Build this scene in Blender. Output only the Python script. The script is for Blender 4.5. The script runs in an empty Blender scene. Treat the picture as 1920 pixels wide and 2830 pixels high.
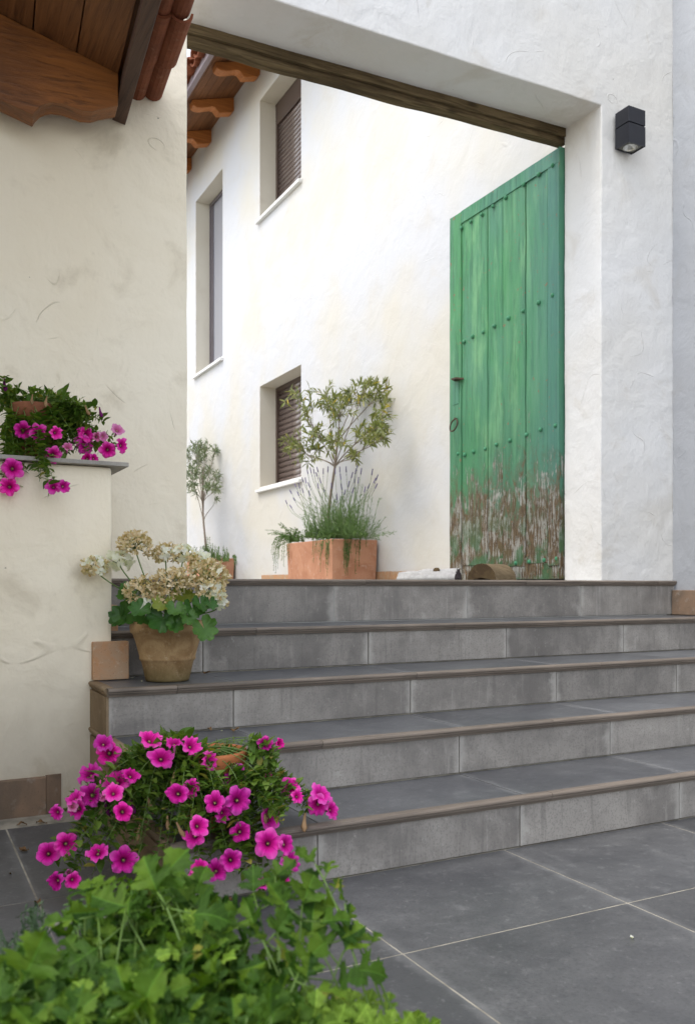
import bpy, bmesh, math, random
from mathutils import Vector, Matrix
R = math.radians
rnd = random.Random(7)
sc = bpy.context.scene
COL = sc.collection

# ------------------------------------------------------------------ camera, sky, sun, exposure
F, CX, HZ, CAMH, YAW = 2423.0, 960.0, 1620.0, 0.863, R(27.57)
cam_d = bpy.data.cameras.new("camera"); cam = bpy.data.objects.new("camera", cam_d); COL.objects.link(cam)
cam.location = (0, 0, CAMH); cam.rotation_euler = (R(90), 0, -YAW)
cam_d.sensor_fit = 'HORIZONTAL'; cam_d.sensor_width = 36.0
cam_d.lens = F / 1920 * 36.0
cam_d.shift_y = (HZ - 1415) / 1920
cam_d.clip_start = 0.05; cam_d.clip_end = 500
cam_d.dof.use_dof = True; cam_d.dof.focus_distance = 3.4; cam_d.dof.aperture_fstop = 8.0
sc.camera = cam

SUN_EL, SUN_AZ = R(62), R(-90)          # azimuth from +Y towards +X
w = bpy.data.worlds.new("World"); sc.world = w; w.use_nodes = True
wt = w.node_tree; wt.nodes.clear()
sky = wt.nodes.new('ShaderNodeTexSky'); sky.sky_type = 'NISHITA'; sky.sun_disc = False
sky.sun_elevation = SUN_EL; sky.sun_rotation = SUN_AZ; sky.air_density = 1.0; sky.dust_density = 1.0; sky.ozone_density = 1.0
hs = wt.nodes.new('ShaderNodeHueSaturation'); hs.inputs['Saturation'].default_value = 0.34
bg = wt.nodes.new('ShaderNodeBackground'); bg.inputs['Strength'].default_value = 0.15
wo = wt.nodes.new('ShaderNodeOutputWorld')
wt.links.new(sky.outputs[0], hs.inputs['Color']); wt.links.new(hs.outputs[0], bg.inputs['Color']); wt.links.new(bg.outputs[0], wo.inputs[0])
sd = bpy.data.lights.new("sun", 'SUN'); sd.energy = 0.8; sd.angle = R(30); sd.color = (1.0, 0.95, 0.87)
so = bpy.data.objects.new("sun", sd); COL.objects.link(so)
sv = Vector((math.sin(SUN_AZ) * math.cos(SUN_EL), math.cos(SUN_AZ) * math.cos(SUN_EL), math.sin(SUN_EL)))
so.rotation_euler = sv.to_track_quat('Z', 'Y').to_euler(); so.location = sv * 30
vs = sc.view_settings; vs.view_transform = 'Standard'; vs.look = 'None'; vs.gamma = 1.0; vs.use_curve_mapping = False
vs.exposure = 1.6
sc.cycles.max_bounces = 8; sc.cycles.diffuse_bounces = 5; sc.cycles.use_denoising = True

# ------------------------------------------------------------------ geometry of the view: pixel of the 1920x2830 photo -> world
FW = Vector((math.sin(YAW), math.cos(YAW), 0)); RT = Vector((math.cos(YAW), -math.sin(YAW), 0)); UP = Vector((0, 0, 1))
EYE = Vector((0, 0, CAMH))
def ray(px, py): return FW + RT * ((px - CX) / F) + UP * ((HZ - py) / F)
def at_d(px, py, d): return EYE + ray(px, py) * d
def at_y(px, py, Y): r = ray(px, py); return EYE + r * (Y / r.y)
def at_x(px, py, X): r = ray(px, py); return EYE + r * (X / r.x)
def at_z(px, py, Z): r = ray(px, py); return EYE + r * ((Z - CAMH) / r.z)
def at_plane(px, py, p, n): r = ray(px, py); return EYE + r * ((p - EYE).dot(n) / r.dot(n))
def depth(p): return (Vector(p) - EYE).dot(FW)

# ------------------------------------------------------------------ node helper
class M:
    def __init__(s, name):
        s.m = bpy.data.materials.new(name); s.m.use_nodes = True; s.t = s.m.node_tree; s.t.nodes.clear()
    def n(s, ty, ins=None, **kw):
        nd = s.t.nodes.new(ty)
        for k, v in kw.items(): setattr(nd, k, v)
        for k, v in (ins or {}).items():
            if hasattr(v, 'is_output'): s.t.links.new(v, nd.inputs[k])
            else: nd.inputs[k].default_value = v
        return nd
    def rand(s): return s.n('ShaderNodeObjectInfo').outputs['Random']
    def isl(s): return s.n('ShaderNodeNewGeometry').outputs['Random Per Island']
    def obj(s, rand=0.0, scale=(1, 1, 1)):
        v = s.n('ShaderNodeTexCoord').outputs['Object']
        if rand:
            r = s.math('MULTIPLY', s.rand(), rand)
            v = s.n('ShaderNodeVectorMath', {0: v, 1: s.n('ShaderNodeCombineXYZ', {0: r, 1: r, 2: r}).outputs[0]}, operation='ADD').outputs[0]
        if scale != (1, 1, 1): v = s.vscale(v, scale)
        return v
    def vscale(s, v, k): return s.n('ShaderNodeVectorMath', {0: v, 1: k}, operation='MULTIPLY').outputs[0]
    def xyz(s, v): return s.n('ShaderNodeSeparateXYZ', {0: v}).outputs
    def noise(s, v, scale=5, detail=4, rough=.55, dist=0.0):
        return s.n('ShaderNodeTexNoise', {'Vector': v, 'Scale': scale, 'Detail': detail, 'Roughness': rough, 'Distortion': dist}).outputs['Fac']
    def math(s, op, a, b=0.0, c=False):
        return s.n('ShaderNodeMath', {0: a, 1: b}, operation=op, use_clamp=c).outputs[0]
    def step(s, v, a, b):      # smooth 0..1 as v goes a..b
        nd = s.n('ShaderNodeMapRange', {'Value': v, 'From Min': a, 'From Max': b}); nd.interpolation_type = 'SMOOTHSTEP'
        return nd.outputs[0]
    def ramp(s, f, stops):
        nd = s.n('ShaderNodeValToRGB', {'Fac': f}); e = nd.color_ramp.elements
        while len(e) < len(stops): e.new(.5)
        for el, (p, c) in zip(e, stops): el.position = p; el.color = (*c, 1)
        return nd.outputs[0]
    def mix(s, f, a, b, mode='MIX'):
        nd = s.n('ShaderNodeMix', data_type='RGBA', blend_type=mode); nd.clamp_factor = True
        for i, v in ((0, f), (6, a), (7, b)):
            if hasattr(v, 'is_output'): s.t.links.new(v, nd.inputs[i])
            else: nd.inputs[i].default_value = (*v, 1) if isinstance(v, tuple) and len(v) == 3 else v
        return nd.outputs[2]
    def bump(s, h, strength=.3, dist=.01, nrm=None):
        i = {'Height': h, 'Strength': strength, 'Distance': dist}
        if nrm is not None: i['Normal'] = nrm
        return s.n('ShaderNodeBump', i).outputs[0]
    def out(s, col, rough=.8, nrm=None, spec=.3, metal=0.0, trans=None, tcol=None):
        i = {'Base Color': col if hasattr(col, 'is_output') else (*col, 1), 'Roughness': rough, 'Specular IOR Level': spec, 'Metallic': metal}
        if nrm is not None: i['Normal'] = nrm
        sh = s.n('ShaderNodeBsdfPrincipled', i).outputs[0]
        if trans:
            tc = tcol if tcol is not None else col
            ti = {'Color': tc if hasattr(tc, 'is_output') else (*tc, 1)}
            t = s.n('ShaderNodeBsdfTranslucent', ti).outputs[0]
            sh = s.n('ShaderNodeMixShader', {0: trans, 1: sh, 2: t}).outputs[0]
        s.t.links.new(sh, s.n('ShaderNodeOutputMaterial').inputs[0])
        return s.m

def plaster(name, base, warm, stain, amt=1.0, bump=1.0, grime=0.0):
    m = M(name); v = m.obj()
    big = m.noise(v, .9, 3, .5); mid = m.noise(v, 3.2, 6, .6, .6); fine = m.noise(v, 45, 3, .6)
    c = m.mix(m.step(big, .35, .68), base, warm)
    st = m.math('MULTIPLY', m.step(mid, .54, .74), .55 * amt)
    c = m.mix(st, c, stain)
    # smudges left by the trowel: small dull patches, elongated
    sm = m.noise(m.vscale(v, (1, 1, .55)), 9, 5, .6, 1.5)
    gate = m.step(m.noise(v, 1.6, 2), .5, .62)
    c = m.mix(m.math('MULTIPLY', m.math('MULTIPLY', m.step(sm, .60, .72), gate), .42 * amt), c, stain)
    # trowel lips: contour lines of a slow noise, kept only here and there
    ln = m.noise(v, 1.7, 1, .4, .8)
    d = m.math('ABSOLUTE', m.math('SUBTRACT', m.math('FRACT', m.math('MULTIPLY', ln, 7.0)), .5))
    keep = m.step(m.noise(v, 4.3, 2), .55, .63)
    lip = m.math('MULTIPLY', m.math('SUBTRACT', 1.0, m.step(d, .0, .022)), keep)
    c = m.mix(m.math('MULTIPLY', lip, .17 * amt), c, tuple(x * .72 for x in stain))  # relief shade of the lips put into the colour
    sp = m.n('ShaderNodeTexVoronoi', {'Vector': v, 'Scale': 9}).outputs['Distance']
    spk = m.math('MULTIPLY', m.math('SUBTRACT', 1.0, m.step(sp, .02, .045)), m.step(m.noise(v, 2.5, 1), .52, .6))
    c = m.mix(m.math('MULTIPLY', spk, .6 * amt), c, (.12, .10, .08))
    if grime:
        z = m.xyz(m.n('ShaderNodeNewGeometry').outputs['Position'])[2]
        g = m.math('MULTIPLY', m.step(m.math('ADD', z, m.math('MULTIPLY', m.math('SUBTRACT', mid, .5), .5)), .75, .12), grime)
        c = m.mix(g, c, (.22, .165, .10))
    h = m.math('ADD', m.math('MULTIPLY', m.noise(v, 5, 4, .5, .4), 1.0), m.math('MULTIPLY', fine, .10))
    h = m.math('ADD', h, m.math('MULTIPLY', lip, .16))
    h = m.math('ADD', h, m.math('MULTIPLY', m.noise(m.vscale(v, (1, 1, .6)), 15, 4, .6, 1.2), .16))
    h = m.math('SUBTRACT', h, m.math('MULTIPLY', spk, .12))
    return m.out(c, .88, m.bump(h, .8 * bump, .02), .15)

def stone(name, lo, hi, pale, rough=.5, edge=.5):
    m = M(name); v = m.obj(61.0)
    a = m.noise(v, 2.3, 7, .62, .5); b = m.noise(v, 9, 6, .65); f = m.noise(v, 140, 2, .6)
    c = m.mix(m.step(m.math('ADD', m.math('MULTIPLY', a, .7), m.math('MULTIPLY', b, .3)), .36, .66), lo, hi)
    c = m.mix(m.math('MULTIPLY', m.step(b, .58, .78), .35), c, pale)
    c = m.mix(m.math('MULTIPLY', m.step(f, .50, .66), .42), c, tuple(x * .8 for x in lo))
    dr = m.noise(m.vscale(v, (22, 22, 2.2)), 1.6, 6, .7, .4)
    c = m.mix(m.math('MULTIPLY', m.step(dr, .55, .72), .30), c, pale)
    c = m.mix(m.math('MULTIPLY', m.step(dr, .46, .32), .40), c, tuple(x * .75 for x in lo))
    sc2 = m.noise(v, 34, 4, .7); c = m.mix(m.math('MULTIPLY', m.step(sc2, .60, .72), .35), c, pale)
    t = m.math('MULTIPLY', m.math('SUBTRACT', m.rand(), .5), .32)
    c = m.mix(1.0, c, m.n('ShaderNodeCombineColor', {0: m.math('ADD', t, 1.0), 1: m.math('ADD', t, 1.0), 2: m.math('ADD', t, 1.0)}).outputs[0], 'MULTIPLY')
    g = m.xyz(m.n('ShaderNodeTexCoord').outputs['Generated'])
    e = None
    for i in (0, 1, 2):
        k = m.math('ABSOLUTE', m.math('SUBTRACT', g[i], .5))
        e = k if e is None else m.math('MAXIMUM', e, m.math('MULTIPLY', k, 1.0 if i == 0 else .985))
    ed = m.math('MULTIPLY', m.step(m.math('ADD', m.math('ABSOLUTE', m.math('SUBTRACT', g[0], .5)), m.math('MULTIPLY', m.math('SUBTRACT', b, .5), .12)), .455, .505), edge)
    c = m.mix(ed, c, pale)
    h = m.math('ADD', m.math('MULTIPLY', b, .5), m.math('MULTIPLY', f, .25))
    return m.out(c, m.math('ADD', rough, m.math('MULTIPLY', m.math('SUBTRACT', b, .5), .3)), m.bump(h, .35, .004), .35)

def wood(name, a, b, dark, axis=1, scale=1.0, rough=.6, spec=.3):
    m = M(name); v = m.obj(23.0); k = [14.0, 14.0, 14.0]; k[axis] = 1.1
    g = m.noise(m.vscale(v, tuple(x * scale for x in k)), 2.2, 6, .6, 1.2)
    s = m.noise(v, 1.7, 3)
    k2 = [70.0, 70.0, 70.0]; k2[axis] = 2.0; g2 = m.noise(m.vscale(v, tuple(x * scale for x in k2)), 1.5, 5, .65, .5)
    kn = m.n('ShaderNodeTexVoronoi', {'Vector': m.vscale(v, tuple((5.0 if i != axis else 2.2) * scale for i in range(3))), 'Scale': 1.0}).outputs['Distance']
    c = m.mix(m.step(g, .32, .68), a, b)
    c = m.mix(m.math('MULTIPLY', m.step(s, .45, .7), .5), c, dark)
    c = m.mix(m.math('MULTIPLY', m.step(g2, .50, .68), .6), c, dark)
    c = m.mix(m.math('MULTIPLY', m.math('SUBTRACT', 1.0, m.step(kn, .05, .16)), .7), c, dark)
    return m.out(c, rough, m.bump(m.math('ADD', g, m.math('MULTIPLY', g2, .8)), .5, .005), spec)

def clay(name, a, b, pale, rough=.85, sc_=1.0, moss=None):
    m = M(name); v = m.obj(31.0)
    n1 = m.noise(v, 6 * sc_, 5, .6, .8); n2 = m.noise(v, 22 * sc_, 5, .65); n3 = m.noise(v, 160, 2)
    c = m.mix(m.step(n1, .35, .68), a, b)
    c = m.mix(m.math('MULTIPLY', m.step(n2, .55, .75), .6), c, pale)
    c = m.mix(m.math('MULTIPLY', m.step(n3, .6, .75), .5), c, tuple(x * .4 for x in a))
    if moss:
        z = m.xyz(m.n('ShaderNodeTexCoord').outputs['Object'])[2]
        c = m.mix(m.math('MULTIPLY', m.step(m.math('ADD', z, m.math('MULTIPLY', n2, .06)), moss, moss * .2), .7), c, (.10, .085, .03))
    return m.out(c, rough, m.bump(m.math('ADD', n2, m.math('MULTIPLY', n3, .4)), .4, .005), .2)

def plain(name, c, rough=.6, spec=.3, metal=0.0, n=0.0):
    m = M(name)
    if n:
        k = m.noise(m.obj(17.0), 14, 4); col = m.mix(m.step(k, .3, .7), tuple(x * (1 - n) for x in c), tuple(min(1, x * (1 + n)) for x in c))
        return m.out(col, rough, m.bump(k, .2, .004), spec, metal)
    return m.out(c, rough, None, spec, metal)

def leafmat(name, cols, trans=.3, rough=.45, yellow=None, spec=.3, vein=0.0):
    m = M(name)
    r = m.math('FRACT', m.math('ADD', m.rand(), m.isl()))
    c = m.ramp(r, [(i / (len(cols) - 1), k) for i, k in enumerate(cols)])
    v = m.obj(11.0)
    c = m.mix(m.math('MULTIPLY', m.step(m.noise(v, 55, 3), .4, .7), .3), c, tuple(x * .55 for x in cols[0]))
    if vein:
        x_, y_, z_ = m.xyz(m.n('ShaderNodeTexCoord').outputs['Object']); ax_ = m.math('ABSOLUTE', x_)
        q_ = m.math('ABSOLUTE', m.math('SUBTRACT', m.math('FRACT', m.math('MULTIPLY', m.math('SUBTRACT', y_, m.math('MULTIPLY', ax_, 1.1)), 1 / vein)), .5))
        c = m.mix(m.math('MULTIPLY', m.step(q_, .07, .0), .45), c, tuple(min(1, k * 1.9 + .01) for k in cols[1]))
        c = m.mix(m.math('MULTIPLY', m.step(ax_, .0013, .0004), .6), c, tuple(min(1, k * 2.2 + .01) for k in cols[1]))
    if yellow:
        c = m.mix(m.step(m.math('FRACT', m.math('MULTIPLY', r, 7.31)), 1 - yellow[0], 1 - yellow[0] + .01), c, yellow[1])
    tc = m.mix(1.0, c, (1.25, 1.35, .6), 'MULTIPLY')
    return m.out(c, rough, m.bump(m.noise(v, 120, 2), .15, .002), spec, 0.0, trans, tc)

# ------------------------------------------------------------------ mesh helper
class MB:
    def __init__(s): s.v = []; s.f = []; s.mi = []; s.sm = []
    def add(s, vs, fs, mi=0, sm=False):
        o = len(s.v); s.v += [tuple(x) for x in vs]
        for f in fs: s.f.append(tuple(i + o for i in f)); s.mi.append(mi); s.sm.append(sm)
        return s
    def box(s, a, b, mi=0):
        (x0, y0, z0), (x1, y1, z1) = a, b
        vs = [(x0, y0, z0), (x1, y0, z0), (x1, y1, z0), (x0, y1, z0), (x0, y0, z1), (x1, y0, z1), (x1, y1, z1), (x0, y1, z1)]
        return s.add(vs, [(3, 2, 1, 0), (4, 5, 6, 7), (0, 1, 5, 4), (1, 2, 6, 5), (2, 3, 7, 6), (3, 0, 4, 7)], mi)
    def prism(s, poly, vec, mi=0, sm=False):    # polygon (3D points) swept by vec
        n = len(poly); vec = Vector(vec); p = [Vector(q) for q in poly]
        nrm = sum(((p[i] - p[0]).cross(p[(i + 1) % n] - p[0]) for i in range(1, n - 1)), Vector())
        if nrm.dot(vec) > 0: p.reverse()
        vs = p + [q + vec for q in p]
        s.add(vs, [tuple(range(n)), tuple(range(2 * n - 1, n - 1, -1))], mi)
        o = len(s.v) - 2 * n
        for i in range(n):
            j = (i + 1) % n; s.f.append((o + j, o + i, o + n + i, o + n + j)); s.mi.append(mi); s.sm.append(sm)
        return s
    def tube(s, pts, rad, sides=6, mi=0, cap=True):
        pts = [Vector(p) for p in pts]; n = len(pts)
        if not isinstance(rad, (list, tuple)): rad = [rad] * n
        o = len(s.v); ref = None
        for i, p in enumerate(pts):
            t = (pts[min(i + 1, n - 1)] - pts[max(i - 1, 0)])
            t = t.normalized() if t.length > 1e-9 else Vector((0, 0, 1))
            if ref is None: ref = t.orthogonal().normalized()
            ref = (ref - t * ref.dot(t)); ref = ref.normalized() if ref.length > 1e-6 else t.orthogonal().normalized()
            b = t.cross(ref)
            for k in range(sides):
                a = 2 * math.pi * k / sides; s.v.append(tuple(p + (ref * math.cos(a) + b * math.sin(a)) * rad[i]))
        for i in range(n - 1):
            for k in range(sides):
                l = (k + 1) % sides
                s.f.append((o + i * sides + k, o + i * sides + l, o + (i + 1) * sides + l, o + (i + 1) * sides + k)); s.mi.append(mi); s.sm.append(True)
        if cap:
            s.f.append(tuple(o + k for k in range(sides - 1, -1, -1))); s.mi.append(mi); s.sm.append(False)
            s.f.append(tuple(o + (n - 1) * sides + k for k in range(sides))); s.mi.append(mi); s.sm.append(False)
        return s
    def lathe(s, c, prof, seg=32, mi=0, wob=0.0):
        c = Vector(c); o = len(s.v); n = len(prof)
        for (r, z) in prof:
            for k in range(seg):
                a = 2 * math.pi * k / seg; q = r * (1 + wob * math.sin(3 * a + z * 9))
                s.v.append((c.x + q * math.cos(a), c.y + q * math.sin(a), c.z + z))
        for i in range(n - 1):
            for k in range(seg):
                l = (k + 1) % seg
                s.f.append((o + i * seg + k, o + i * seg + l, o + (i + 1) * seg + l, o + (i + 1) * seg + k)); s.mi.append(mi); s.sm.append(True)
        return s
    def inst(s, src, mat, mi=None):
        o = len(s.v); s.v += [tuple(mat @ Vector(v)) for v in src.v]
        s.f += [tuple(i + o for i in f) for f in src.f]; s.mi += (src.mi if mi is None else [mi] * len(src.f)); s.sm += src.sm
        return s
    def mesh(s, name, mats, org=(0, 0, 0)):
        me = bpy.data.meshes.new(name); o = Vector(org)
        me.from_pydata([tuple(Vector(v) - o) for v in s.v], [], s.f)
        for m in (mats if isinstance(mats, (list, tuple)) else [mats]): me.materials.append(m)
        me.polygons.foreach_set('material_index', s.mi); me.polygons.foreach_set('use_smooth', s.sm)
        me.update(); return me
    def build(s, name, mats, parent=None, bevel=0.0, seg=2, kind=None, org=None, label=None, jit=0.0):
        po = wloc(parent) if parent else Vector((0, 0, 0))
        if org is None: org = po
        o = bpy.data.objects.new(name, s.mesh(name, mats, org)); COL.objects.link(o)
        o.location = Vector(org) - po
        if parent: o.parent = parent
        if bevel:
            b = o.modifiers.new('bevel', 'BEVEL'); b.width = bevel; b.segments = seg; b.limit_method = 'ANGLE'; b.angle_limit = R(40)
        if kind: o['kind'] = kind
        if label: o['label'] = label
        return o

def wloc(o):
    p = Vector(o.location)
    while o.parent: o = o.parent; p = p + Vector(o.location)
    return p
def thing(name, label, cat, loc=(0, 0, 0), group=None):
    o = bpy.data.objects.new(name, None); COL.objects.link(o); o.location = loc; o.empty_display_size = .1
    o['label'] = label; o['category'] = cat
    if group: o['group'] = group
    return o
def tag(o, label, cat, group=None):
    o['label'] = label; o['category'] = cat
    if group: o['group'] = group
    return o
def piece(name, me, parent, mw, label=None):   # a copy that shares mesh data, placed by a world matrix
    o = bpy.data.objects.new(name, me); COL.objects.link(o); o.parent = parent
    o.matrix_basis = Matrix.Translation(-wloc(parent)) @ mw
    if label: o['label'] = label
    return o
def frame(p, y, z, s=1.0):   # matrix: local +Y along y, +Z near z, at p, scaled
    y = Vector(y).normalized(); z = Vector(z); z = z - y * z.dot(y)
    z = z.normalized() if z.length > 1e-6 else y.orthogonal().normalized()
    x = y.cross(z); m = Matrix((x, y, z)).transposed().to_4x4()
    return Matrix.Translation(Vector(p)) @ m @ Matrix.Diagonal((s, s, s, 1)) if not isinstance(s, tuple) else Matrix.Translation(Vector(p)) @ m @ Matrix.Diagonal((*s, 1))
def frame_n(p, z, y, s=1.0):  # exact +Z, +Y near y
    z = Vector(z).normalized(); y = Vector(y); y = y - z * y.dot(z)
    return frame(p, y if y.length > 1e-6 else z.orthogonal(), z, s)
def rv(k=1.0): return Vector((rnd.uniform(-k, k), rnd.uniform(-k, k), rnd.uniform(-k, k)))
def bez(p0, p1, p2, p3, n):
    out = []
    for i in range(n + 1):
        t = i / n; u = 1 - t
        out.append(p0 * (u ** 3) + p1 * (3 * u * u * t) + p2 * (3 * u * t * t) + p3 * (t ** 3))
    return out
def scatter(parent, items, meshes, srcs, mats, name='leaf', limit=280, stuff='foliage'):
    """items: (index, world matrix). The nearest `limit` become objects, the rest one joined part."""
    items = sorted(items, key=lambda it: depth(it[1].to_translation()) / max(1e-4, it[1].to_scale().y))
    for i, mw in items[:limit]: piece(name, meshes[i], parent, mw)
    if len(items) > limit:
        b = MB()
        for i, mw in items[limit:]: b.inst(srcs[i], mw)
        b.build(stuff, mats, parent, kind='stuff')

# ------------------------------------------------------------------ key dimensions, measured from the photograph
YS = [2.282 + .378 * i for i in range(5)]           # nosing fronts
ZS = [.170, .340, .510, .689, .896]                 # tread heights
RY = [y + .022 for y in YS]                         # riser faces
XS, XR, YL, XL = .668, 4.24, 3.343, .744            # stair side, right wall, low wall front, low wall right end
GY, GB, XO, XJ = 3.83, 4.145, 1.19, 3.66            # gate wall front/back, opening left/right
ZT = ZS[4]; XH = 3.88; XD = 3.64                    # landing, white house wall, door face
ZLIN = at_y(1660, 289, GY).z                        # soffit

# ------------------------------------------------------------------ materials
m_cream = plaster('cream plaster', (.87, .80, .655), (.83, .745, .585), (.54, .465, .34), 1.1, 1.0, .4)
m_white = plaster('white plaster', (.70, .69, .675), (.67, .645, .60), (.50, .45, .37), .65, .9)
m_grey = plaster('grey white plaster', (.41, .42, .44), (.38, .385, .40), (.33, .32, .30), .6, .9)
m_house = plaster('bright white plaster', (.565, .565, .575), (.58, .55, .485), (.54, .50, .43), .6, .7)
m_reveal = plaster('cream reveal plaster', (.64, .60, .51), (.61, .56, .46), (.5, .45, .36), .4, .6)
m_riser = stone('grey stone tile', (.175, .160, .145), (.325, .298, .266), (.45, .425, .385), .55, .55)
m_tread = stone('smooth grey stone tile', (.072, .074, .081), (.116, .118, .124), (.24, .24, .24), .36, .35)  # smoother, darker stone; blocked overhead light also put into the colour
m_floor = stone('floor tile', (.058, .059, .062), (.098, .098, .099), (.22, .22, .215), .42, .3)  # darkened like the treads, standing in for blocked overhead light
m_grout = plain('pale grout', (.31, .285, .235), .95, .1, 0, .25)
m_yard = stone('pale courtyard stone', (.34, .33, .31), (.42, .41, .38), (.5, .49, .46), .7, .1)  # unseen paving, toned pale to bounce light up to the soffit
m_nose = wood('brown stone nosing', (.215, .175, .140), (.150, .122, .098), (.10, .082, .066), 0, 1.0, .55)
m_side = clay('tan step side', (.27, .20, .125), (.20, .14, .085), (.36, .28, .19), .85, .7)
m_brick = clay('old brick', (.46, .25, .13), (.42, .29, .19), (.58, .50, .40), .9, 2.2)
m_plinth = clay('dirty plinth tile', (.27, .18, .12), (.17, .125, .09), (.36, .31, .26), .85, .9)
m_cope = stone('grey slate coping', (.24, .225, .20), (.34, .32, .285), (.44, .42, .37), .6, .2)
m_lint = wood('weathered lintel timber', (.17, .125, .068), (.085, .06, .032), (.035, .025, .014), 0, 1.3, .85, .1)
m_brown = wood('stained pine board', (.21, .088, .032), (.145, .058, .021), (.05, .02, .008), 1, .8, .55, .3)
m_corbel = wood('stained pine beam', (.28, .10, .022), (.18, .062, .015), (.06, .022, .007), 0, .6, .45, .35)
m_corbel2 = wood('orange stained beam', (.50, .185, .05), (.38, .135, .035), (.17, .06, .02), 0, .6, .5, .3)
m_fascia = wood('dark fascia wood', (.115, .065, .045), (.075, .042, .03), (.04, .022, .016), 1, .8, .6)
m_fascia2 = wood('painted mauve fascia', (.30, .25, .26), (.25, .20, .21), (.17, .12, .12), 1, .8, .6)
m_tile = clay('terracotta roof tile', (.26, .085, .040), (.185, .060, .030), (.34, .17, .10), .8, 1.2)
m_pot = clay('terracotta', (.50, .255, .155), (.41, .19, .11), (.62, .45, .36), .88, .9)
m_potd = clay('brown terracotta', (.26, .105, .058), (.22, .085, .045), (.32, .16, .10), .8, .7)
m_poto = clay('orange terracotta', (.44, .155, .06), (.36, .12, .045), (.48, .22, .11), .75, .7)
m_oldpot = clay('mossy old clay', (.38, .255, .13), (.25, .15, .07), (.50, .39, .25), .95, 2.0, .12)
m_soil = plain('dark soil', (.035, .024, .016), 1.0, .05, 0, .4)
m_frame = plain('brown window frame', (.075, .048, .036), .4, .4)
m_slat = plain('brown shutter slat', (.155, .115, .10), .20, .8)
m_framel = plain('mauve grey frame', (.11, .095, .105), .35, .5)
m_sill = plain('pale marble sill', (.72, .71, .68), .45, .4, 0, .06)
m_pane = plain('pale glass', (.30, .30, .33), .06, .8)
m_black = plain('black painted metal', (.014, .015, .021), .42, .4, 0, .1)
m_lamp = plain('lamp reflector', (.62, .62, .58), .18, .7, .6)
m_lampp = plain('lamp base plate', (.10, .10, .085), .5, .4)
m_iron = plain('rusty iron', (.07, .045, .03), .65, .4, .5, .4)

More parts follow.
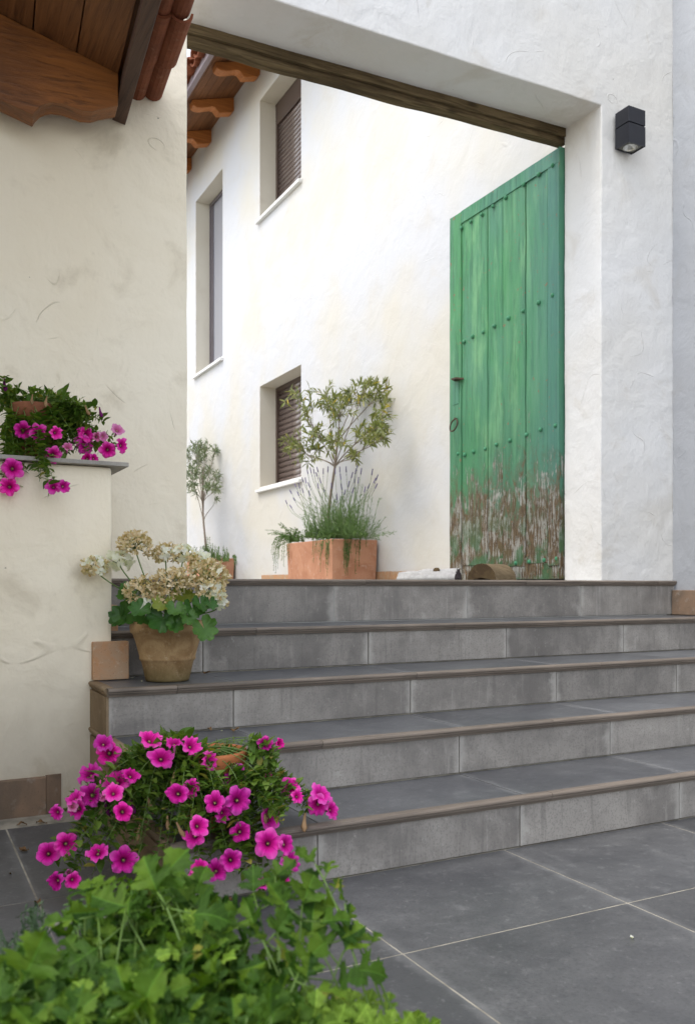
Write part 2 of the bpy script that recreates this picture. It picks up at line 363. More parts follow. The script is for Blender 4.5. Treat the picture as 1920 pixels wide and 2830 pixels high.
def door_material(name, wear=0.0, deep=1.0):
    m = M(name); v = m.obj(); vr = m.obj(9.0)
    xyz = m.xyz(v); z = xyz[2]; y = xyz[1]
    st = m.noise(m.vscale(vr, (16, 16, 1.3)), 2.0, 7, .65, .6); pt = m.noise(m.vscale(vr, (1.6, 1.6, .8)), 5.5, 8, .72, 1.0); fn = m.noise(m.vscale(vr, (40, 40, 5)), 3, 5, .7)
    hue = m.noise(m.vscale(v, (1.5, 1.5, .7)), 1.7, 4, .55, .5)
    g = m.mix(m.step(hue, .35, .66), (.050, .215, .085), (.060, .195, .118))
    g = m.mix(m.math('MULTIPLY', m.step(pt, .5, .75), .5), g, (.055, .21, .105))
    g = m.mix(m.math('MULTIPLY', m.step(m.noise(m.vscale(v, (3, 3, .8)), 1.7, 5, .65), .50, .68), .75), g, (.15, .345, .17))
    g = m.mix(m.math('MULTIPLY', m.step(st, .46, .66), .6), g, (.022, .105, .052))
    g = m.mix(m.math('MULTIPLY', m.step(fn, .56, .70), .35), g, (.10, .27, .14))
    g = m.mix(m.math('MULTIPLY', m.step(m.noise(m.vscale(v, (9, 9, .7)), 1.6, 5, .6), .52, .7), .55), g, (.115, .30, .15))
    pk = m.math('MULTIPLY', m.math('SUBTRACT', m.rand(), .5), .3)
    g = m.mix(1.0, g, m.n('ShaderNodeCombineColor', {0: m.math('ADD', pk, 1.0), 1: m.math('ADD', m.math('MULTIPLY', pk, .6), 1.0), 2: m.math('ADD', m.math('MULTIPLY', pk, -.5), 1.0)}).outputs[0], 'MULTIPLY')
    g = m.mix(m.math('MULTIPLY', m.step(z, 1.5, .5), .45), g, (.030, .120, .066))  # shade on the lower leaf painted in as darker green
    g = m.mix(m.step(y, .55, .05), g, m.mix(.55, g, (.075, .195, .16)))
    zz = m.math('ADD', z, m.math('MULTIPLY', m.math('SUBTRACT', pt, .5), 1.5))
    woodc = m.mix(m.step(fn, .3, .7), (.045, .028, .015), (.17, .115, .06))
    woodc = m.mix(m.step(m.noise(vr, 3.2, 4, .6), .48, .66), woodc, (.10, .075, .032))
    prim = m.mix(m.step(fn, .4, .7), (.37, .365, .335), (.20, .18, .14))
    k = m.math('ADD', m.step(zz, 1.30, .0), wear)
    c = m.mix(m.math('MULTIPLY', m.step(k, .25, .75), .75), g, (.080, .064, .030))           # soaked, dirty paint
    bare = m.math('ADD', m.math('MULTIPLY', k, .50), m.math('ADD', m.math('MULTIPLY', st, .35), m.math('MULTIPLY', fn, .35)))
    c = m.mix(m.step(bare, .61, .70), c, woodc)
    scr = m.math('ADD', m.math('MULTIPLY', m.step(zz, 1.9, .25), .26), m.math('ADD', m.math('MULTIPLY', m.noise(m.vscale(vr, (30, 30, 3.2)), 1.6, 7, .72, 1.5), .62), m.math('MULTIPLY', m.noise(vr, 8, 5, .7), .38)))
    c = m.mix(m.math('MULTIPLY', m.step(scr, .75, .80), .85), c, prim)
    moss = m.math('MULTIPLY', m.step(z, .60, .12), m.step(m.noise(vr, 6, 5), .47, .60))
    c = m.mix(m.math('MULTIPLY', moss, .75), c, (.040, .135, .055))
    chip = m.math('MULTIPLY', m.step(m.noise(v, 26, 4, .65), .635, .66), m.step(m.noise(v, 3.1, 2), .44, .58))
    c = m.mix(m.math('MULTIPLY', chip, .9), c, (.20, .10, .055))
    h = m.math('SUBTRACT', m.math('MULTIPLY', st, .7), m.math('MULTIPLY', m.step(bare, .61, .70), .35))
    h = m.math('ADD', h, m.math('MULTIPLY', m.step(scr, .735, .79), .25))
    h = m.math('ADD', h, m.math('MULTIPLY', fn, m.math('ADD', m.math('MULTIPLY', m.step(bare, .6, .8), .8), .15)))
    return m.out(c, m.math('ADD', m.math('MULTIPLY', m.step(bare, .6, .8), .35), .5), m.bump(h, .8, .010), .3)
m_door = door_material('worn green paint')
m_stud = clay('green painted stud', (.05, .20, .10), (.07, .25, .14), (.13, .12, .08), .55, 3.0)
m_doorw = door_material('bare bottom rail', .95)

# ------------------------------------------------------------------ ground, with its tiles
def lift(x, y): return max(0, y - 1.762) * .0225     # the floor left of the steps rises a little towards the wall
g = MB(); g.box((-12, -14, -.30), (14, 16, -.0009))
for x0, x1, y0, y1 in ((-3, .353, 1.762, 2.3), (-3, XS + .02, 2.3, YL + .05)):
    g.add([(x0, y0, lift(0, y0) - .0009), (x1, y0, lift(0, y0) - .0009), (x1, y1, lift(0, y1) - .0009), (x0, y1, lift(0, y1) - .0009), (x0, y0, -.02), (x1, y0, -.02), (x1, y1, -.02), (x0, y1, -.02)], [(0, 1, 2, 3), (0, 4, 5, 1), (1, 5, 6, 2)])
ground = g.build('ground', m_grout, kind='structure')
xs = [1.066 + .713 * i for i in range(-4, 5)] + [XR + .02]; ys = [1.762 + .716 * i for i in range(-6, 3)]
G = .0029
def floor_tile(x0, x1, y0, y1):
    b = MB(); up = x1 <= .36 or y0 > 2.2; x0 += G; x1 -= G; y0 += G; y1 -= G; dz = rnd.uniform(-.0004, .0004)
    if x1 - x0 < .03 or y1 - y0 < .03: return
    q = [(x0, y0), (x1, y0), (x1, y1), (x0, y1)]
    t = [(x, y, (lift(x, y) if up else 0) + dz) for x, y in q]; u = [(x, y, -.02) for x, y in q]
    b.add(u + t, [(4, 5, 6, 7), (0, 1, 5, 4), (1, 2, 6, 5), (2, 3, 7, 6), (3, 0, 4, 7)])
    b.build('floor_tile', m_floor, ground, org=((x0 + x1) / 2, (y0 + y1) / 2, 0))
for i in range(len(xs) - 1):
    for j in range(len(ys) - 1):
        x0, x1, y0, y1 = xs[i], xs[i + 1], ys[j], ys[j + 1]
        if y0 > RY[0] and x0 >= XS - .05: continue
        if x1 <= XS or y1 <= RY[0]: floor_tile(x0, x1, y0, min(y1, YL))
        elif x0 < XS:
            floor_tile(x0, XS, max(y0, RY[0]), min(y1, YL))
            if y0 < RY[0]: floor_tile(x0, x1, y0, RY[0])
        else: floor_tile(x0, x1, y0, min(y1, RY[0]))
b = MB(); b.box((-.2, GY - .01, .3), (XH + .3, 24, ZT)); b.box((-9, GB, .3), (-.2, 24, ZT))
b.build('courtyard_paving', m_yard, kind='structure')

# ------------------------------------------------------------------ stairs
stairs = thing('stone_staircase', 'wide flight of five grey tiled steps with brown rounded nosings', 'stairs', (2.4, 2.3, 0))
def left_x(k): return XS if k < 3 else XL
b = MB()
for k in range(5):
    zb = -.05 if k == 0 else ZS[k - 1] - .03
    b.box((left_x(k) + .012, RY[k] + .010, zb), (XR - .005, GY + .05, ZS[k] - .011))
b.build('mortar_core', m_grout, stairs)
seam = [[878, 1437, 1877], [746, 1269, 1686], [645, 1134, 1537, 1869], [561, 1018, 1399, 1723], [923, 1291, 1605]]
seam_y = [2300, 2050, 1900, 1760, 1650]
J = []
for k in range(5):
    X = [at_y(s, seam_y[k], RY[k]).x for s in seam[k]]
    X = [left_x(k)] + X
    while X[-1] + .72 < XR - .1: X.append(X[-1] + .72)
    X.append(XR); J.append(X)
    z0 = 0 if k == 0 else ZS[k - 1]
    for x0, x1 in zip(X, X[1:]):
        p = MB(); d = rnd.uniform(-.0012, .0012)
        p.box((x0 + .002, RY[k] + d, z0 + .003), (x1 - .002, RY[k] + .016 + d, ZS[k] - .0305))
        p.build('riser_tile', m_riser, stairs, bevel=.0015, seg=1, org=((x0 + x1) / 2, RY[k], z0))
for k in range(5):
    X = J[k + 1] if k < 4 else J[3]
    y1 = RY[k + 1] - .003 if k < 4 else GY - .004
    for x0, x1 in zip([left_x(k)] + X[1:], X[1:]):
        if k == 4 and y1 - YS[k] < .04: break
        p = MB(); d = rnd.uniform(-.0012, .0008)
        p.box((x0 + .002, YS[k] + .0335, ZS[k] - .016), (x1 - .002, y1, ZS[k] + d - .001))
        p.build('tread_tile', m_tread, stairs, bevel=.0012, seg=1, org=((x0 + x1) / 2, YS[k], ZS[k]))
prof = [(.033, 0), (.012, 0), (.005, -.0015), (.001, -.005), (0, -.009), (.001, -.0125), (.005, -.0145), (.0035, -.017), (.005, -.0205), (.009, -.0225), (.011, -.026), (.013, -.030), (.033, -.030)]
for k in range(5):
    x = left_x(k) - (.004 if k < 3 else 0); xe = XR - .002
    cuts = [x, at_y(445, 1900, YS[2]).x + .33 * k % .6 + (0 if k == 2 else .12)]
    while cuts[-1] + 1.0 < xe: cuts.append(cuts[-1] + 1.0)
    cuts.append(xe)
    for a, c in zip(cuts, cuts[1:]):
        d = rnd.uniform(-.0008, .0008)
        p = MB(); p.prism([(a + .001, YS[k] + y + d, ZS[k] + z) for y, z in prof], (c - a - .002, 0, 0), 0)
        p.build('nosing', m_nose, stairs, org=((a + c) / 2, YS[k], ZS[k]))
for k in range(3):   # left flank of the flight: tan panels with a nosing return
    p = MB(); p.box((XS - .006, RY[k] + .002, -.02 if k == 0 else ZS[k - 1] - .0), (XS + .012, YL - .002, ZS[k] - .031))
    p.build('side_panel', m_side, stairs, org=(XS, YS[k], ZS[k]))
    p = MB(); p.prism([(XS - .012 + y, YS[k] + .034, ZS[k] + z - .0006) for y, z in prof], (0, YL - YS[k] - .036, 0))
    p.build('side_nosing', m_side, stairs, org=(XS, YS[k], ZS[k]))

# ------------------------------------------------------------------ walls of the gateway
def roughen(o, cuts, amp, fr=2.5):
    from mathutils import noise as nz
    bm = bmesh.new(); bm.from_mesh(o.data)
    for _ in range(cuts):
        es = [e for e in bm.edges if e.calc_length() > .10]
        if es: bmesh.ops.subdivide_edges(bm, edges=es, cuts=1, use_grid_fill=True)
    for v in bm.verts:
        p = v.co + o.location
        v.co += Vector((nz.noise(p * fr), nz.noise(p * fr + Vector((9, 3, 1))), nz.noise(p * fr + Vector((2, 7, 5))))) * amp
        v.co += Vector((nz.noise(p * 19), nz.noise(p * 19 + Vector((9, 3, 1))), nz.noise(p * 19 + Vector((2, 7, 5))))) * amp * .45
    bm.to_mesh(o.data); bm.free()
def wall(name, mats, parent, mb, cuts, amp, bev=.006, org=None):
    o = mb.build(name, mats, parent, org=org)
    bm = bmesh.new(); bm.from_mesh(o.data); bmesh.ops.triangulate(bm, faces=[f for f in bm.faces if len(f.verts) > 4]); bm.to_mesh(o.data); bm.free()
    roughen(o, cuts, amp)
    if bev:
        q = o.modifiers.new('bevel', 'BEVEL'); q.width = bev; q.segments = 2; q.limit_method = 'ANGLE'; q.angle_limit = R(50)
    return o
gate_wall = thing('gateway_wall', 'white plastered wall with a wide gateway under an old timber lintel', 'wall', (2.7, GY, ZT))
b = MB(); ztop = 5.0
def cells(mb, xs_, zs_, skip, y0, y1):    # quads of a wall slab with openings skipped, edges closed
    nx, nz_ = len(xs_) - 1, len(zs_) - 1
    on = lambda i, j: 0 <= i < nx and 0 <= j < nz_ and not skip(i, j)
    for i in range(nx):
        for j in range(nz_):
            if not on(i, j): continue
            a, c, e, f = xs_[i], xs_[i + 1], zs_[j], zs_[j + 1]
            mb.add([(a, y0, e), (c, y0, e), (c, y0, f), (a, y0, f)], [(0, 1, 2, 3)])
            mb.add([(a, y1, e), (c, y1, e), (c, y1, f), (a, y1, f)], [(3, 2, 1, 0)])
            if not on(i - 1, j): mb.add([(a, y0, e), (a, y0, f), (a, y1, f), (a, y1, e)], [(0, 1, 2, 3)])
            if not on(i + 1, j): mb.add([(c, y0, e), (c, y0, f), (c, y1, f), (c, y1, e)], [(3, 2, 1, 0)])
            if not on(i, j - 1): mb.add([(a, y0, e), (c, y0, e), (c, y1, e), (a, y1, e)], [(3, 2, 1, 0)])
            if not on(i, j + 1): mb.add([(a, y0, f), (c, y0, f), (c, y1, f), (a, y1, f)], [(0, 1, 2, 3)])
def weld(o):
    bm = bmesh.new(); bm.from_mesh(o.data); bmesh.ops.remove_doubles(bm, verts=bm.verts, dist=1e-5); bmesh.ops.recalc_face_normals(bm, faces=bm.faces); bm.to_mesh(o.data); bm.free()
cells(b, [XO, XO + .8, XO + 1.6, XJ, XR + .12], [ZT - .3, 1.8, 2.7, ZLIN, 4.3, ztop], lambda i, j: i < 3 and j < 3, GY, GB)
o = b.build('wall', m_white, gate_wall); weld(o); wo_ = wloc(o)
for v_ in o.data.vertices:
    wz = v_.co.z + wo_.z
    if abs(wz - ZLIN) < .01: v_.co.z -= (XJ - (v_.co.x + wo_.x)) / (XJ - XO) * (.062 if v_.co.y + wo_.y > GY + .1 else .03)
roughen(o, 4, .0035)
q = o.modifiers.new('bevel', 'BEVEL'); q.width = .007; q.segments = 2; q.limit_method = 'ANGLE'; q.angle_limit = R(50)
zb = at_y(1562, 393, GB - .01).z
b = MB(); SG = .06; b.prism([(XO - .2, GB + .005, zb - SG), (XJ + .03, GB + .005, zb), (XJ + .03, GB + .005, ZLIN + .12), (XO - .2, GB + .005, ZLIN + .12)], (0, .07, 0)); wall('timber_lintel', m_lint, gate_wall, b, 5, .006, .01)
b = MB(); b.prism([(XO - .2, GB - .020, zb + .030 - SG), (XJ - .004, GB - .020, zb + .030), (XJ - .004, GB - .020, ZLIN + .02), (XO - .2, GB - .020, ZLIN + .02)], (0, .022, 0)); wall('lintel_strip', m_lint, gate_wall, b, 5, .004, .002)
right_wall = tag(wall('side_wall', m_grey, None, MB().box((XR, -2.6, -.1), (XR + .3, GY - .002, 5.0)), 5, .0035, 0), 'greyish white plastered wall at the right end of the steps, beside the black lamp', 'wall')
b = MB(); b.box((XR - .03, YS[3] + .05, ZS[3] + .001), (XR + .01, GY - .018, ZS[3] + .15)); b.build('skirting_tile', m_plinth, right_wall, bevel=.004)
for k in range(4):
    b = MB(); b.box((XR - .028, YS[k] - .02 if k else 1.6, (ZS[k - 1] if k else 0) + .001), (XR + .01, RY[k] - .006, (ZS[k - 1] if k else 0) + .15)); b.build('skirting_tile', m_plinth, right_wall, bevel=.004)

# ------------------------------------------------------------------ house on the left: wall, roof edge, corbel
E = Vector((math.sin(R(5.5)), math.cos(R(5.5)), 0)); W = Vector((math.cos(R(5.5)), -math.sin(R(5.5)), 0))
left = thing('cream_house', 'cream plastered house wall with a brown timber eave above the left flower pots', 'house', (0, GY, 0))
FO = at_y(310, 331, GY)                            # inner bottom corner of the fascia where it meets the wall
tp = math.tan(R(17))
o = wall('wall', m_cream, left, MB().box((-.8, GY, -.1), (XO - .003, GB, 3.42)), 5, .0035, .007)
wall('wall', m_cream, left, MB().box((-1.7, GB + .002, ZT - .3), (-1.45, 16, 4.4)), 4, .004, .007)  # unseen courtyard wall, added to hold light off jamb, door and house
b = MB(); wl = [FO - W * .98 + E * .0, FO - W * .98 - E * 2.3]
b.prism([(wl[0].x, wl[0].y, -.05), (wl[1].x, wl[1].y, -.05), (wl[1].x - .3, wl[1].y, -.05), (wl[0].x - .3, wl[0].y, -.05)], (0, 0, 3.1)); b.build('wall', m_cream, left)
def ev(s, w_, z): return FO - E * s + W * w_ + Vector((0, 0, z))      # s towards the viewer, w_ outwards, z above fascia bottom
b = MB(); b.prism([ev(0, 0, 0), ev(0, .055, -.012), ev(0, .075, .125), ev(0, .02, .14)], -E * 1.05); b.build('fascia', m_fascia, left, bevel=.003)
ww = .165
for i in range(7):                                 # soffit boards, running along the eave
    a, c = -.004 - ww * i, -.004 - ww * (i + 1) + .006
    b = MB(); z0 = .085; k = rnd.uniform(-.002, .002)
    b.prism([ev(0, a, z0 - a * tp + k), ev(0, c, z0 - c * tp + k), ev(0, c, z0 - c * tp + .02), ev(0, a, z0 - a * tp + .02)], -E * 1.05)
    b.build('soffit_board', m_brown, left, org=ev(rnd.uniform(0, 3), a, 0))
b = MB(); b.prism([ev(-.01, .015, .1065), ev(-.01, -1.25, .1065 + 1.265 * tp), ev(-.01, -1.25, .14 + 1.265 * tp), ev(-.01, .015, .14)], -E * 1.06); b.build('gap_blocker', m_brown, left)  # added above the boards to block sky light through their gaps
b = MB(); b.prism([ev(-.02, .20, .16), ev(-.02, -1.3, .16 + 1.5 * tp), ev(-.02, -1.3, .22 + 1.5 * tp), ev(-.02, .20, .22)], -E * 1.05); b.build('roof_slab', m_tile, left)
cor_img = [(515, 440), (498, 470), (460, 492), (420, 503), (375, 500), (330, 483), (285, 468), (240, 462), (210, 467), (185, 478), (163, 500), (150, 520), (-120, 385), (-900, -5), (-900, -300), (0, 170)]
for n, s1 in enumerate([.215]):
    pl0 = ev(.215, 0, 0)
    P = [at_plane(x * .6088, y * .6088, pl0, E) for x, y in cor_img]
    P[-1] = ev(.215, (P[-1] - pl0).dot(W), .083 - (P[-1] - pl0).dot(W) * tp); P[0] = ev(.215, -.002, .084); P[1] = ev(.215, -.003, (P[1] - pl0).z)
    P[-2] = ev(.215, -.96, .083 + .96 * tp); q = P[-3]; P[-3] = ev(.215, -.96, -.06 + .96 * tp); P[-4] = ev(.215, (P[-4] - pl0).dot(W), (P[-5].z - FO.z) - ((P[-4] - pl0).dot(W) - (P[-5] - pl0).dot(W)) * tp)
    b = MB(); b.prism([p - E * (s1 - .215) for p in P], E * .10); b.build('corbel', m_corbel, left, bevel=.003, org=ev(s1, -.3, 0))
for i in range(3):                                # clay channel tiles along the roof edge
    s0 = -.01 + i * .30
    for j, (w0, z0, r) in enumerate([(.085, .155, .040), (.155, .165, .043)]):
        b = MB(); dd = .014 * (i % 2) + rnd.uniform(-.003, .003); r *= 1 + .07 * (i % 2); w0 += rnd.uniform(-.005, .005)
        arc = [(math.cos(t) * r, -math.sin(t) * r) for t in [math.pi * q / 8 for q in range(9)]]
        b.prism([ev(s0, w0 + .02 + x, z0 + z - dd) for x, z in arc] + [ev(s0, w0 + .02 + x * .8, z0 + z * .75 - dd) for x, z in reversed(arc)], -E * .315)
        b.build('roof_tile', m_tile, left)
# ------------------------------------------------------------------ low wall with its slate coping
low = thing('low_wall', 'low cream plastered wall with grey slate coping left of the steps', 'wall', (0, YL, 0))
zc = at_y(308, 1291, YL).z
wall('wall', m_cream, low, MB().box((-.75, YL, -.1), (XL, GY - .003, zc)), 4, .0035, .012)
b = MB(); b.box((-.75, YL - .035, zc + .001), (XL + .055, GY - .004, zc + .017)); b.build('coping', m_cope, low, bevel=.002)
pz = .17; x = XS - .16
while x > -.75:
    b = MB(); b.box((x - .40, YL - .022, .0), (x - .004, YL + .01, pz)); b.build('plinth_tile', m_plinth, low, bevel=.004); x -= .402
b = MB(); b.box((x + .402 * 0 + 0, 0, 0), (1, 1, 1))
b = MB(); b.prism([(XS - .164, YL - .022, 0), (XS - .11, YL - .006, 0), (XS - .11, YL + .01, 0), (XS - .164, YL + .01, 0)], (0, 0, pz + .004)); b.build('plinth_end', m_plinth, low)
p0 = at_y(257, 1775, YL - .028); p1 = at_y(357, 1772, YL - .028)
b = MB(); b.box((p0.x, YL - .028, ZS[2] + .002), (p1.x, YL + .012, p0.z)); b.build('brick', m_brick, low, bevel=.004, org=(p0.x, YL, ZS[2]))
for z0, z1, ys_ in ((ZS[3] - .09, ZS[3] + .03, .04), (ZS[3] + .034, ZS[3] + .10, .05)):
    b = MB(); b.box((XL + .012, YL + .06 + ys_, z0), (XL + .046, GY - .02, z1)); b.build('brick', m_brick, low, bevel=.004)

# ------------------------------------------------------------------ bright house behind the gateway
house = thing('white_house', 'bright white two storey house with brown shutters and carved timber eave behind the gateway', 'house', (XH, 8, ZT))
def yz(px, py, X=XH): p = at_x(px, py, X); return p.y, p.z
wins = []
for (f, n_, sl, tl) in (((718, 1354), 832, 1354, 1068), ((718, 609), 832, 609, 277), ((541, 1040), 615, 1040, 557)):
    yf, zs0 = yz(f[0], sl); yn, _ = yz(n_, 1300); _, zt0 = yz(f[0], tl); wins.append((yn, yf, zs0, zt0))
wins[1] = (wins[0][0], wins[0][1], wins[1][2], wins[1][3])
EZ = at_x(647, 296, XH).z
def holes_wall():
    ysn = sorted({GB + .02, 5.5, 24.0, *[w_[0] for w_ in wins], *[w_[1] for w_ in wins]}); zsn = sorted({ZT - .3, 7.8, *[w_[2] for w_ in wins], *[w_[3] for w_ in wins]})
    b = MB(); R_ = .24
    for i in range(len(ysn) - 1):
        for j in range(len(zsn) - 1):
            y0, y1, z0, z1 = ysn[i], ysn[i + 1], zsn[j], zsn[j + 1]
            if any(w_[0] - 1e-4 <= y0 and y1 <= w_[1] + 1e-4 and w_[2] - 1e-4 <= z0 and z1 <= w_[3] + 1e-4 for w_ in wins): continue
            b.add([(XH, y1, z0), (XH, y0, z0), (XH, y0, z1), (XH, y1, z1)], [(0, 1, 2, 3)])
    for y0, y1, z0, z1 in wins:
        b.add([(XH, y0, z0), (XH, y1, z0), (XH + R_, y1, z0), (XH + R_, y0, z0)], [(0, 1, 2, 3)], 1)
        b.add([(XH, y0, z1), (XH, y1, z1), (XH + R_, y1, z1), (XH + R_, y0, z1)], [(3, 2, 1, 0)], 1)
        b.add([(XH, y0, z0), (XH, y0, z1), (XH + R_, y0, z1), (XH + R_, y0, z0)], [(3, 2, 1, 0)], 1)
        b.add([(XH, y1, z0), (XH, y1, z1), (XH + R_, y1, z1), (XH + R_, y1, z0)], [(0, 1, 2, 3)], 1)
    b.box((XH + .5, GB, ZT - .3), (XH + .6, 24, 7.8))
    return b
holes_wall().build('wall', [m_house, m_reveal], house)
for n, (y0, y1, z0, z1) in enumerate(wins):
    fx = XH + .20; t = .045; mf = m_frame if n < 2 else m_framel
    zt = z1 - (.26 if n == 1 else .05)
    b = MB()
    b.box((fx, y1 - t, z0 + .03), (fx + .05, y1 - .002, z1 - .002)); b.box((fx, y0 + .002, z0 + .03), (fx + .05, y0 + t, z1 - .002))
    b.box((fx, y0 + t, zt), (fx + .05, y1 - t, z1 - .002)); b.box((fx, y0 + t, z0 + .03), (fx + .05, y1 - t, z0 + .07))
    win = b.build('window', mf, house, bevel=.004)
    b = MB(); b.box((XH - .045, y0 - .03, z0 - .034), (XH - .001, y1 + .05, z0 + .001)); b.box((XH - .001, y0 + .001, z0 - .03), (fx + .1, y1 - .001, z0 + .0295)); b.build('sill', m_sill, win, bevel=.003)
    if n < 2:
        h = .054 if n else .062; z = z0 + .075; me = None
        arc = [(0, 0), (-.010, .012), (-.013, .027), (-.011, .042), (-.003, .051), (.004, .051), (.004, 0)]
        b = MB(); b.prism([(x, 0, zz * h / .054) for x, zz in arc], (0, y1 - y0 - 2 * t - .01, 0), 0, True); me = b.mesh('slat', m_slat)
        while z < zt - h * .4:
            piece('slat', me, win, Matrix.Translation((fx + .028, y0 + t + .005, z))); z += h
        b = MB(); b.box((fx + .036, y0 + t, z0 + .07), (fx + .045, y1 - t, zt)); b.build('backing', m_frame, win)
    else:
        b = MB(); b.box((fx + .026, y0 + t, z0 + .07), (fx + .034, y1 - t, zt)); b.build('pane', m_pane, win)
        b = MB(); b.box((fx + .012, y1 - t - .08, z0 + .07), (fx + .025, y1 - t, zt)); b.build('sash', m_framel, win)
# eave of the white house: boards, corbels, fascia, tile ends
EP = math.tan(R(17)); Z0 = at_x(647, 270, XH).z + .01; OV = .60
def hv(y, w_, z): return Vector((XH - w_, y, Z0 - w_ * EP + z))
for i in range(7):
    a = .0 + i * .098; b = MB(); b.prism([hv(GB + .3, a, 0), hv(GB + .3, a + .094, 0), hv(GB + .3, a + .094, .02), hv(GB + .3, a, .02)], (0, 17, 0)); b.build('soffit_board', m_brown, house, org=(XH, rnd.uniform(5, 9), Z0 - a))
b = MB(); b.prism([hv(GB + .3, OV + .06, -.07), hv(GB + .3, OV + .12, -.06), hv(GB + .3, OV + .10, .06), hv(GB + .3, OV + .06, .06)], (0, 17, 0)); b.build('fascia', m_fascia2, house)
b = MB(); b.prism([hv(GB + .2, OV + .10, .03), hv(GB + .2, -3.0, .03), hv(GB + .2, -3.0, .12), hv(GB + .2, OV + .10, .12)], (0, 17.2, 0)); b.build('roof_slab', m_tile, house)
cprof = [(0, 0), (0, -.165), (.03, -.185), (.20, -.185), (.225, -.15), (.25, -.115), (.29, -.10), (.35, -.105), (.42, -.11), (.49, -.10), (.535, -.07), (.55, -.02), (.55, 0)]
yc = [at_x(p, 300, XH).y for p in (719, 647, 585, 530)]; dy = (yc[-1] - yc[0]) / 3
for k in range(-5, 9):
    b = MB(); b.prism([hv(yc[0] + dy * k, a, c - .002) for a, c in cprof], (0, .13, 0)); b.build('corbel', m_corbel2, house, bevel=.006, org=(XH, yc[0] + dy * k, Z0))
arc = [(math.cos(math.pi * q / 8), math.sin(math.pi * q / 8)) for q in range(9)]
def half_tile(up):
    b = MB(); s = 1 if up else -1
    b.prism([(0, x * .085, z * .06 * s) for x, z in arc] + [(0, x * .07, z * .046 * s) for x, z in reversed(arc)], (.42, 0, -.0)); return b.mesh('roof_tile', m_tile)
tu, td = half_tile(True), half_tile(False); y = 7.0
rot = Matrix.Rotation(-math.atan(EP), 4, 'Y')
while y < 15:
    piece('roof_tile', td, house, Matrix.Translation(hv(y, OV + .20 + rnd.uniform(-.02, .02), .10)) @ rot)
    piece('roof_tile', tu, house, Matrix.Translation(hv(y + .1, OV + .19 + rnd.uniform(-.03, .03), .12)) @ rot); y += .2
y = 1.0   # skirting along the foot of the house wall
zsk = at_x(1110, 1579, XH).z; y = 5.0
while y < 9.5:
    l = rnd.uniform(.30, .36); b = MB(); k = rnd.uniform(-.004, .004)
    b.box((XH - .015 + k * .3, y + .003, ZT + .001), (XH + .01, y + l - .003, zsk + k)); b.build('skirting_tile', m_brick, house, org=(XH, y, ZT)); y += l

# ------------------------------------------------------------------ green door leaf
zt_near = at_x(1560, 391, XD).z; zt_far = at_x(1243, 609, XD).z; ztd = (zt_near + zt_far) / 2
door = thing('green_door', 'tall old green plank door leaf with peeling paint standing open', 'door', (XD, GB + .01, ZT))
yb = [at_x(p, 960, XD).y for p in (1246, 1275, 1346, 1388, 1451, 1513, 1548)]; yn = GB + .012
yb[0] = at_x(1243, 960, XD).y
names = ['stile', 'plank', 'plank', 'plank', 'plank', 'plank']
for i in range(6):
    y1, y0 = yb[i], yb[i + 1]; gap = (.0012, .002, .003, .002, .0042, .0015)[i]
    zb_ = ZT + (.012 if i == 0 else at_x(1420, 1555, XD).z - ZT - .02 + rnd.uniform(-.012, .012)); zt_ = ztd - (0 if i == 0 else .085)
    dx = rnd.uniform(-.004, .004) + (-.004 if i == 0 else 0)
    b = MB(); b.box((XD + dx, y0 + gap, zb_), (XD + .035, y1 - gap, zt_))
    o = b.build(names[i], m_door, door); roughen(o, 4, .003, 4)
    q = o.modifiers.new('bevel', 'BEVEL'); q.width = .003; q.segments = 1; q.limit_method = 'ANGLE'
b = MB(); b.box((XD - .010, yn, ZT + .012), (XD + .035, yb[6] - .002, ztd + .0)); o = b.build('stile', m_door, door); roughen(o, 4, .002, 5)
b = MB(); b.box((XD - .012, yb[6] - .001, ZT + .62), (XD + .03, yb[6] + .016, ztd - .10)); o = b.build('batten', m_door, door); roughen(o, 4, .002, 5)
b = MB(); b.box((XD - .006, yb[6] - .0, ztd - .088), (XD + .033, yb[1] - .004, ztd - .002)); o = b.build('top_rail', m_door, door); roughen(o, 4, .0016, 5)
b = MB(); b.box((XD + .006, yb[6], ZT + .012), (XD + .04, yb[1], at_x(1420, 1555, XD).z + .03)); o = b.build('bottom_rail', m_doorw, door, label='bare weathered bottom rail'); roughen(o, 5, .004, 9)
b = MB(); b.box((XD + .034, yn + .02, ZT + .06), (XD + .06, yb[0] - .02, ztd - .05)); b.build('back_board', m_door, door)
st = MB(); pr = [(.0145, 0), (.0145, .003), (.0125, .008), (.008, .012), (.0005, .0135)]; st.lathe((0, 0, 0), pr, 12); stud = st.mesh('stud', m_stud)
Rst = Matrix.Rotation(R(-90), 4, 'Y')
z3, z4 = 3.747, 3.52
pts = [(1220 + x / z3, 380 + y / z3) for x, y in ((205, 935), (300, 870), (415, 795), (530, 710), (663, 620), (848, 485), (1005, 380), (1148, 285), (232, 2115), (322, 2060), (430, 2015), (545, 1950), (693, 1868), (845, 1795), (1005, 1708), (1150, 1632))]
pts += [(1220 + x / z4, 960 + y / z4) for x, y in ((162, 1035), (226, 1045), (310, 1015), (425, 985), (533, 945), (665, 905), (825, 850), (962, 800), (1108, 760), (718, 2100), (848, 2085), (992, 2070), (1115, 2055))]
for i, (px, py) in enumerate(pts):
    p = at_x(px, py, XD - (.006 if i < 8 else .001)); p.x = XD - (.005 if i < 8 else .001)
    if i > 24: p.x = XD + .004
    piece('stud', stud, door, Matrix.Translation(p) @ Rst @ Matrix.Scale(rnd.uniform(.9, 1.1), 4))
def dp(x, y): return at_x(1220 + x / z4, 960 + y / z4, XD)
a, c = dp(118, 335), dp(175, 545)
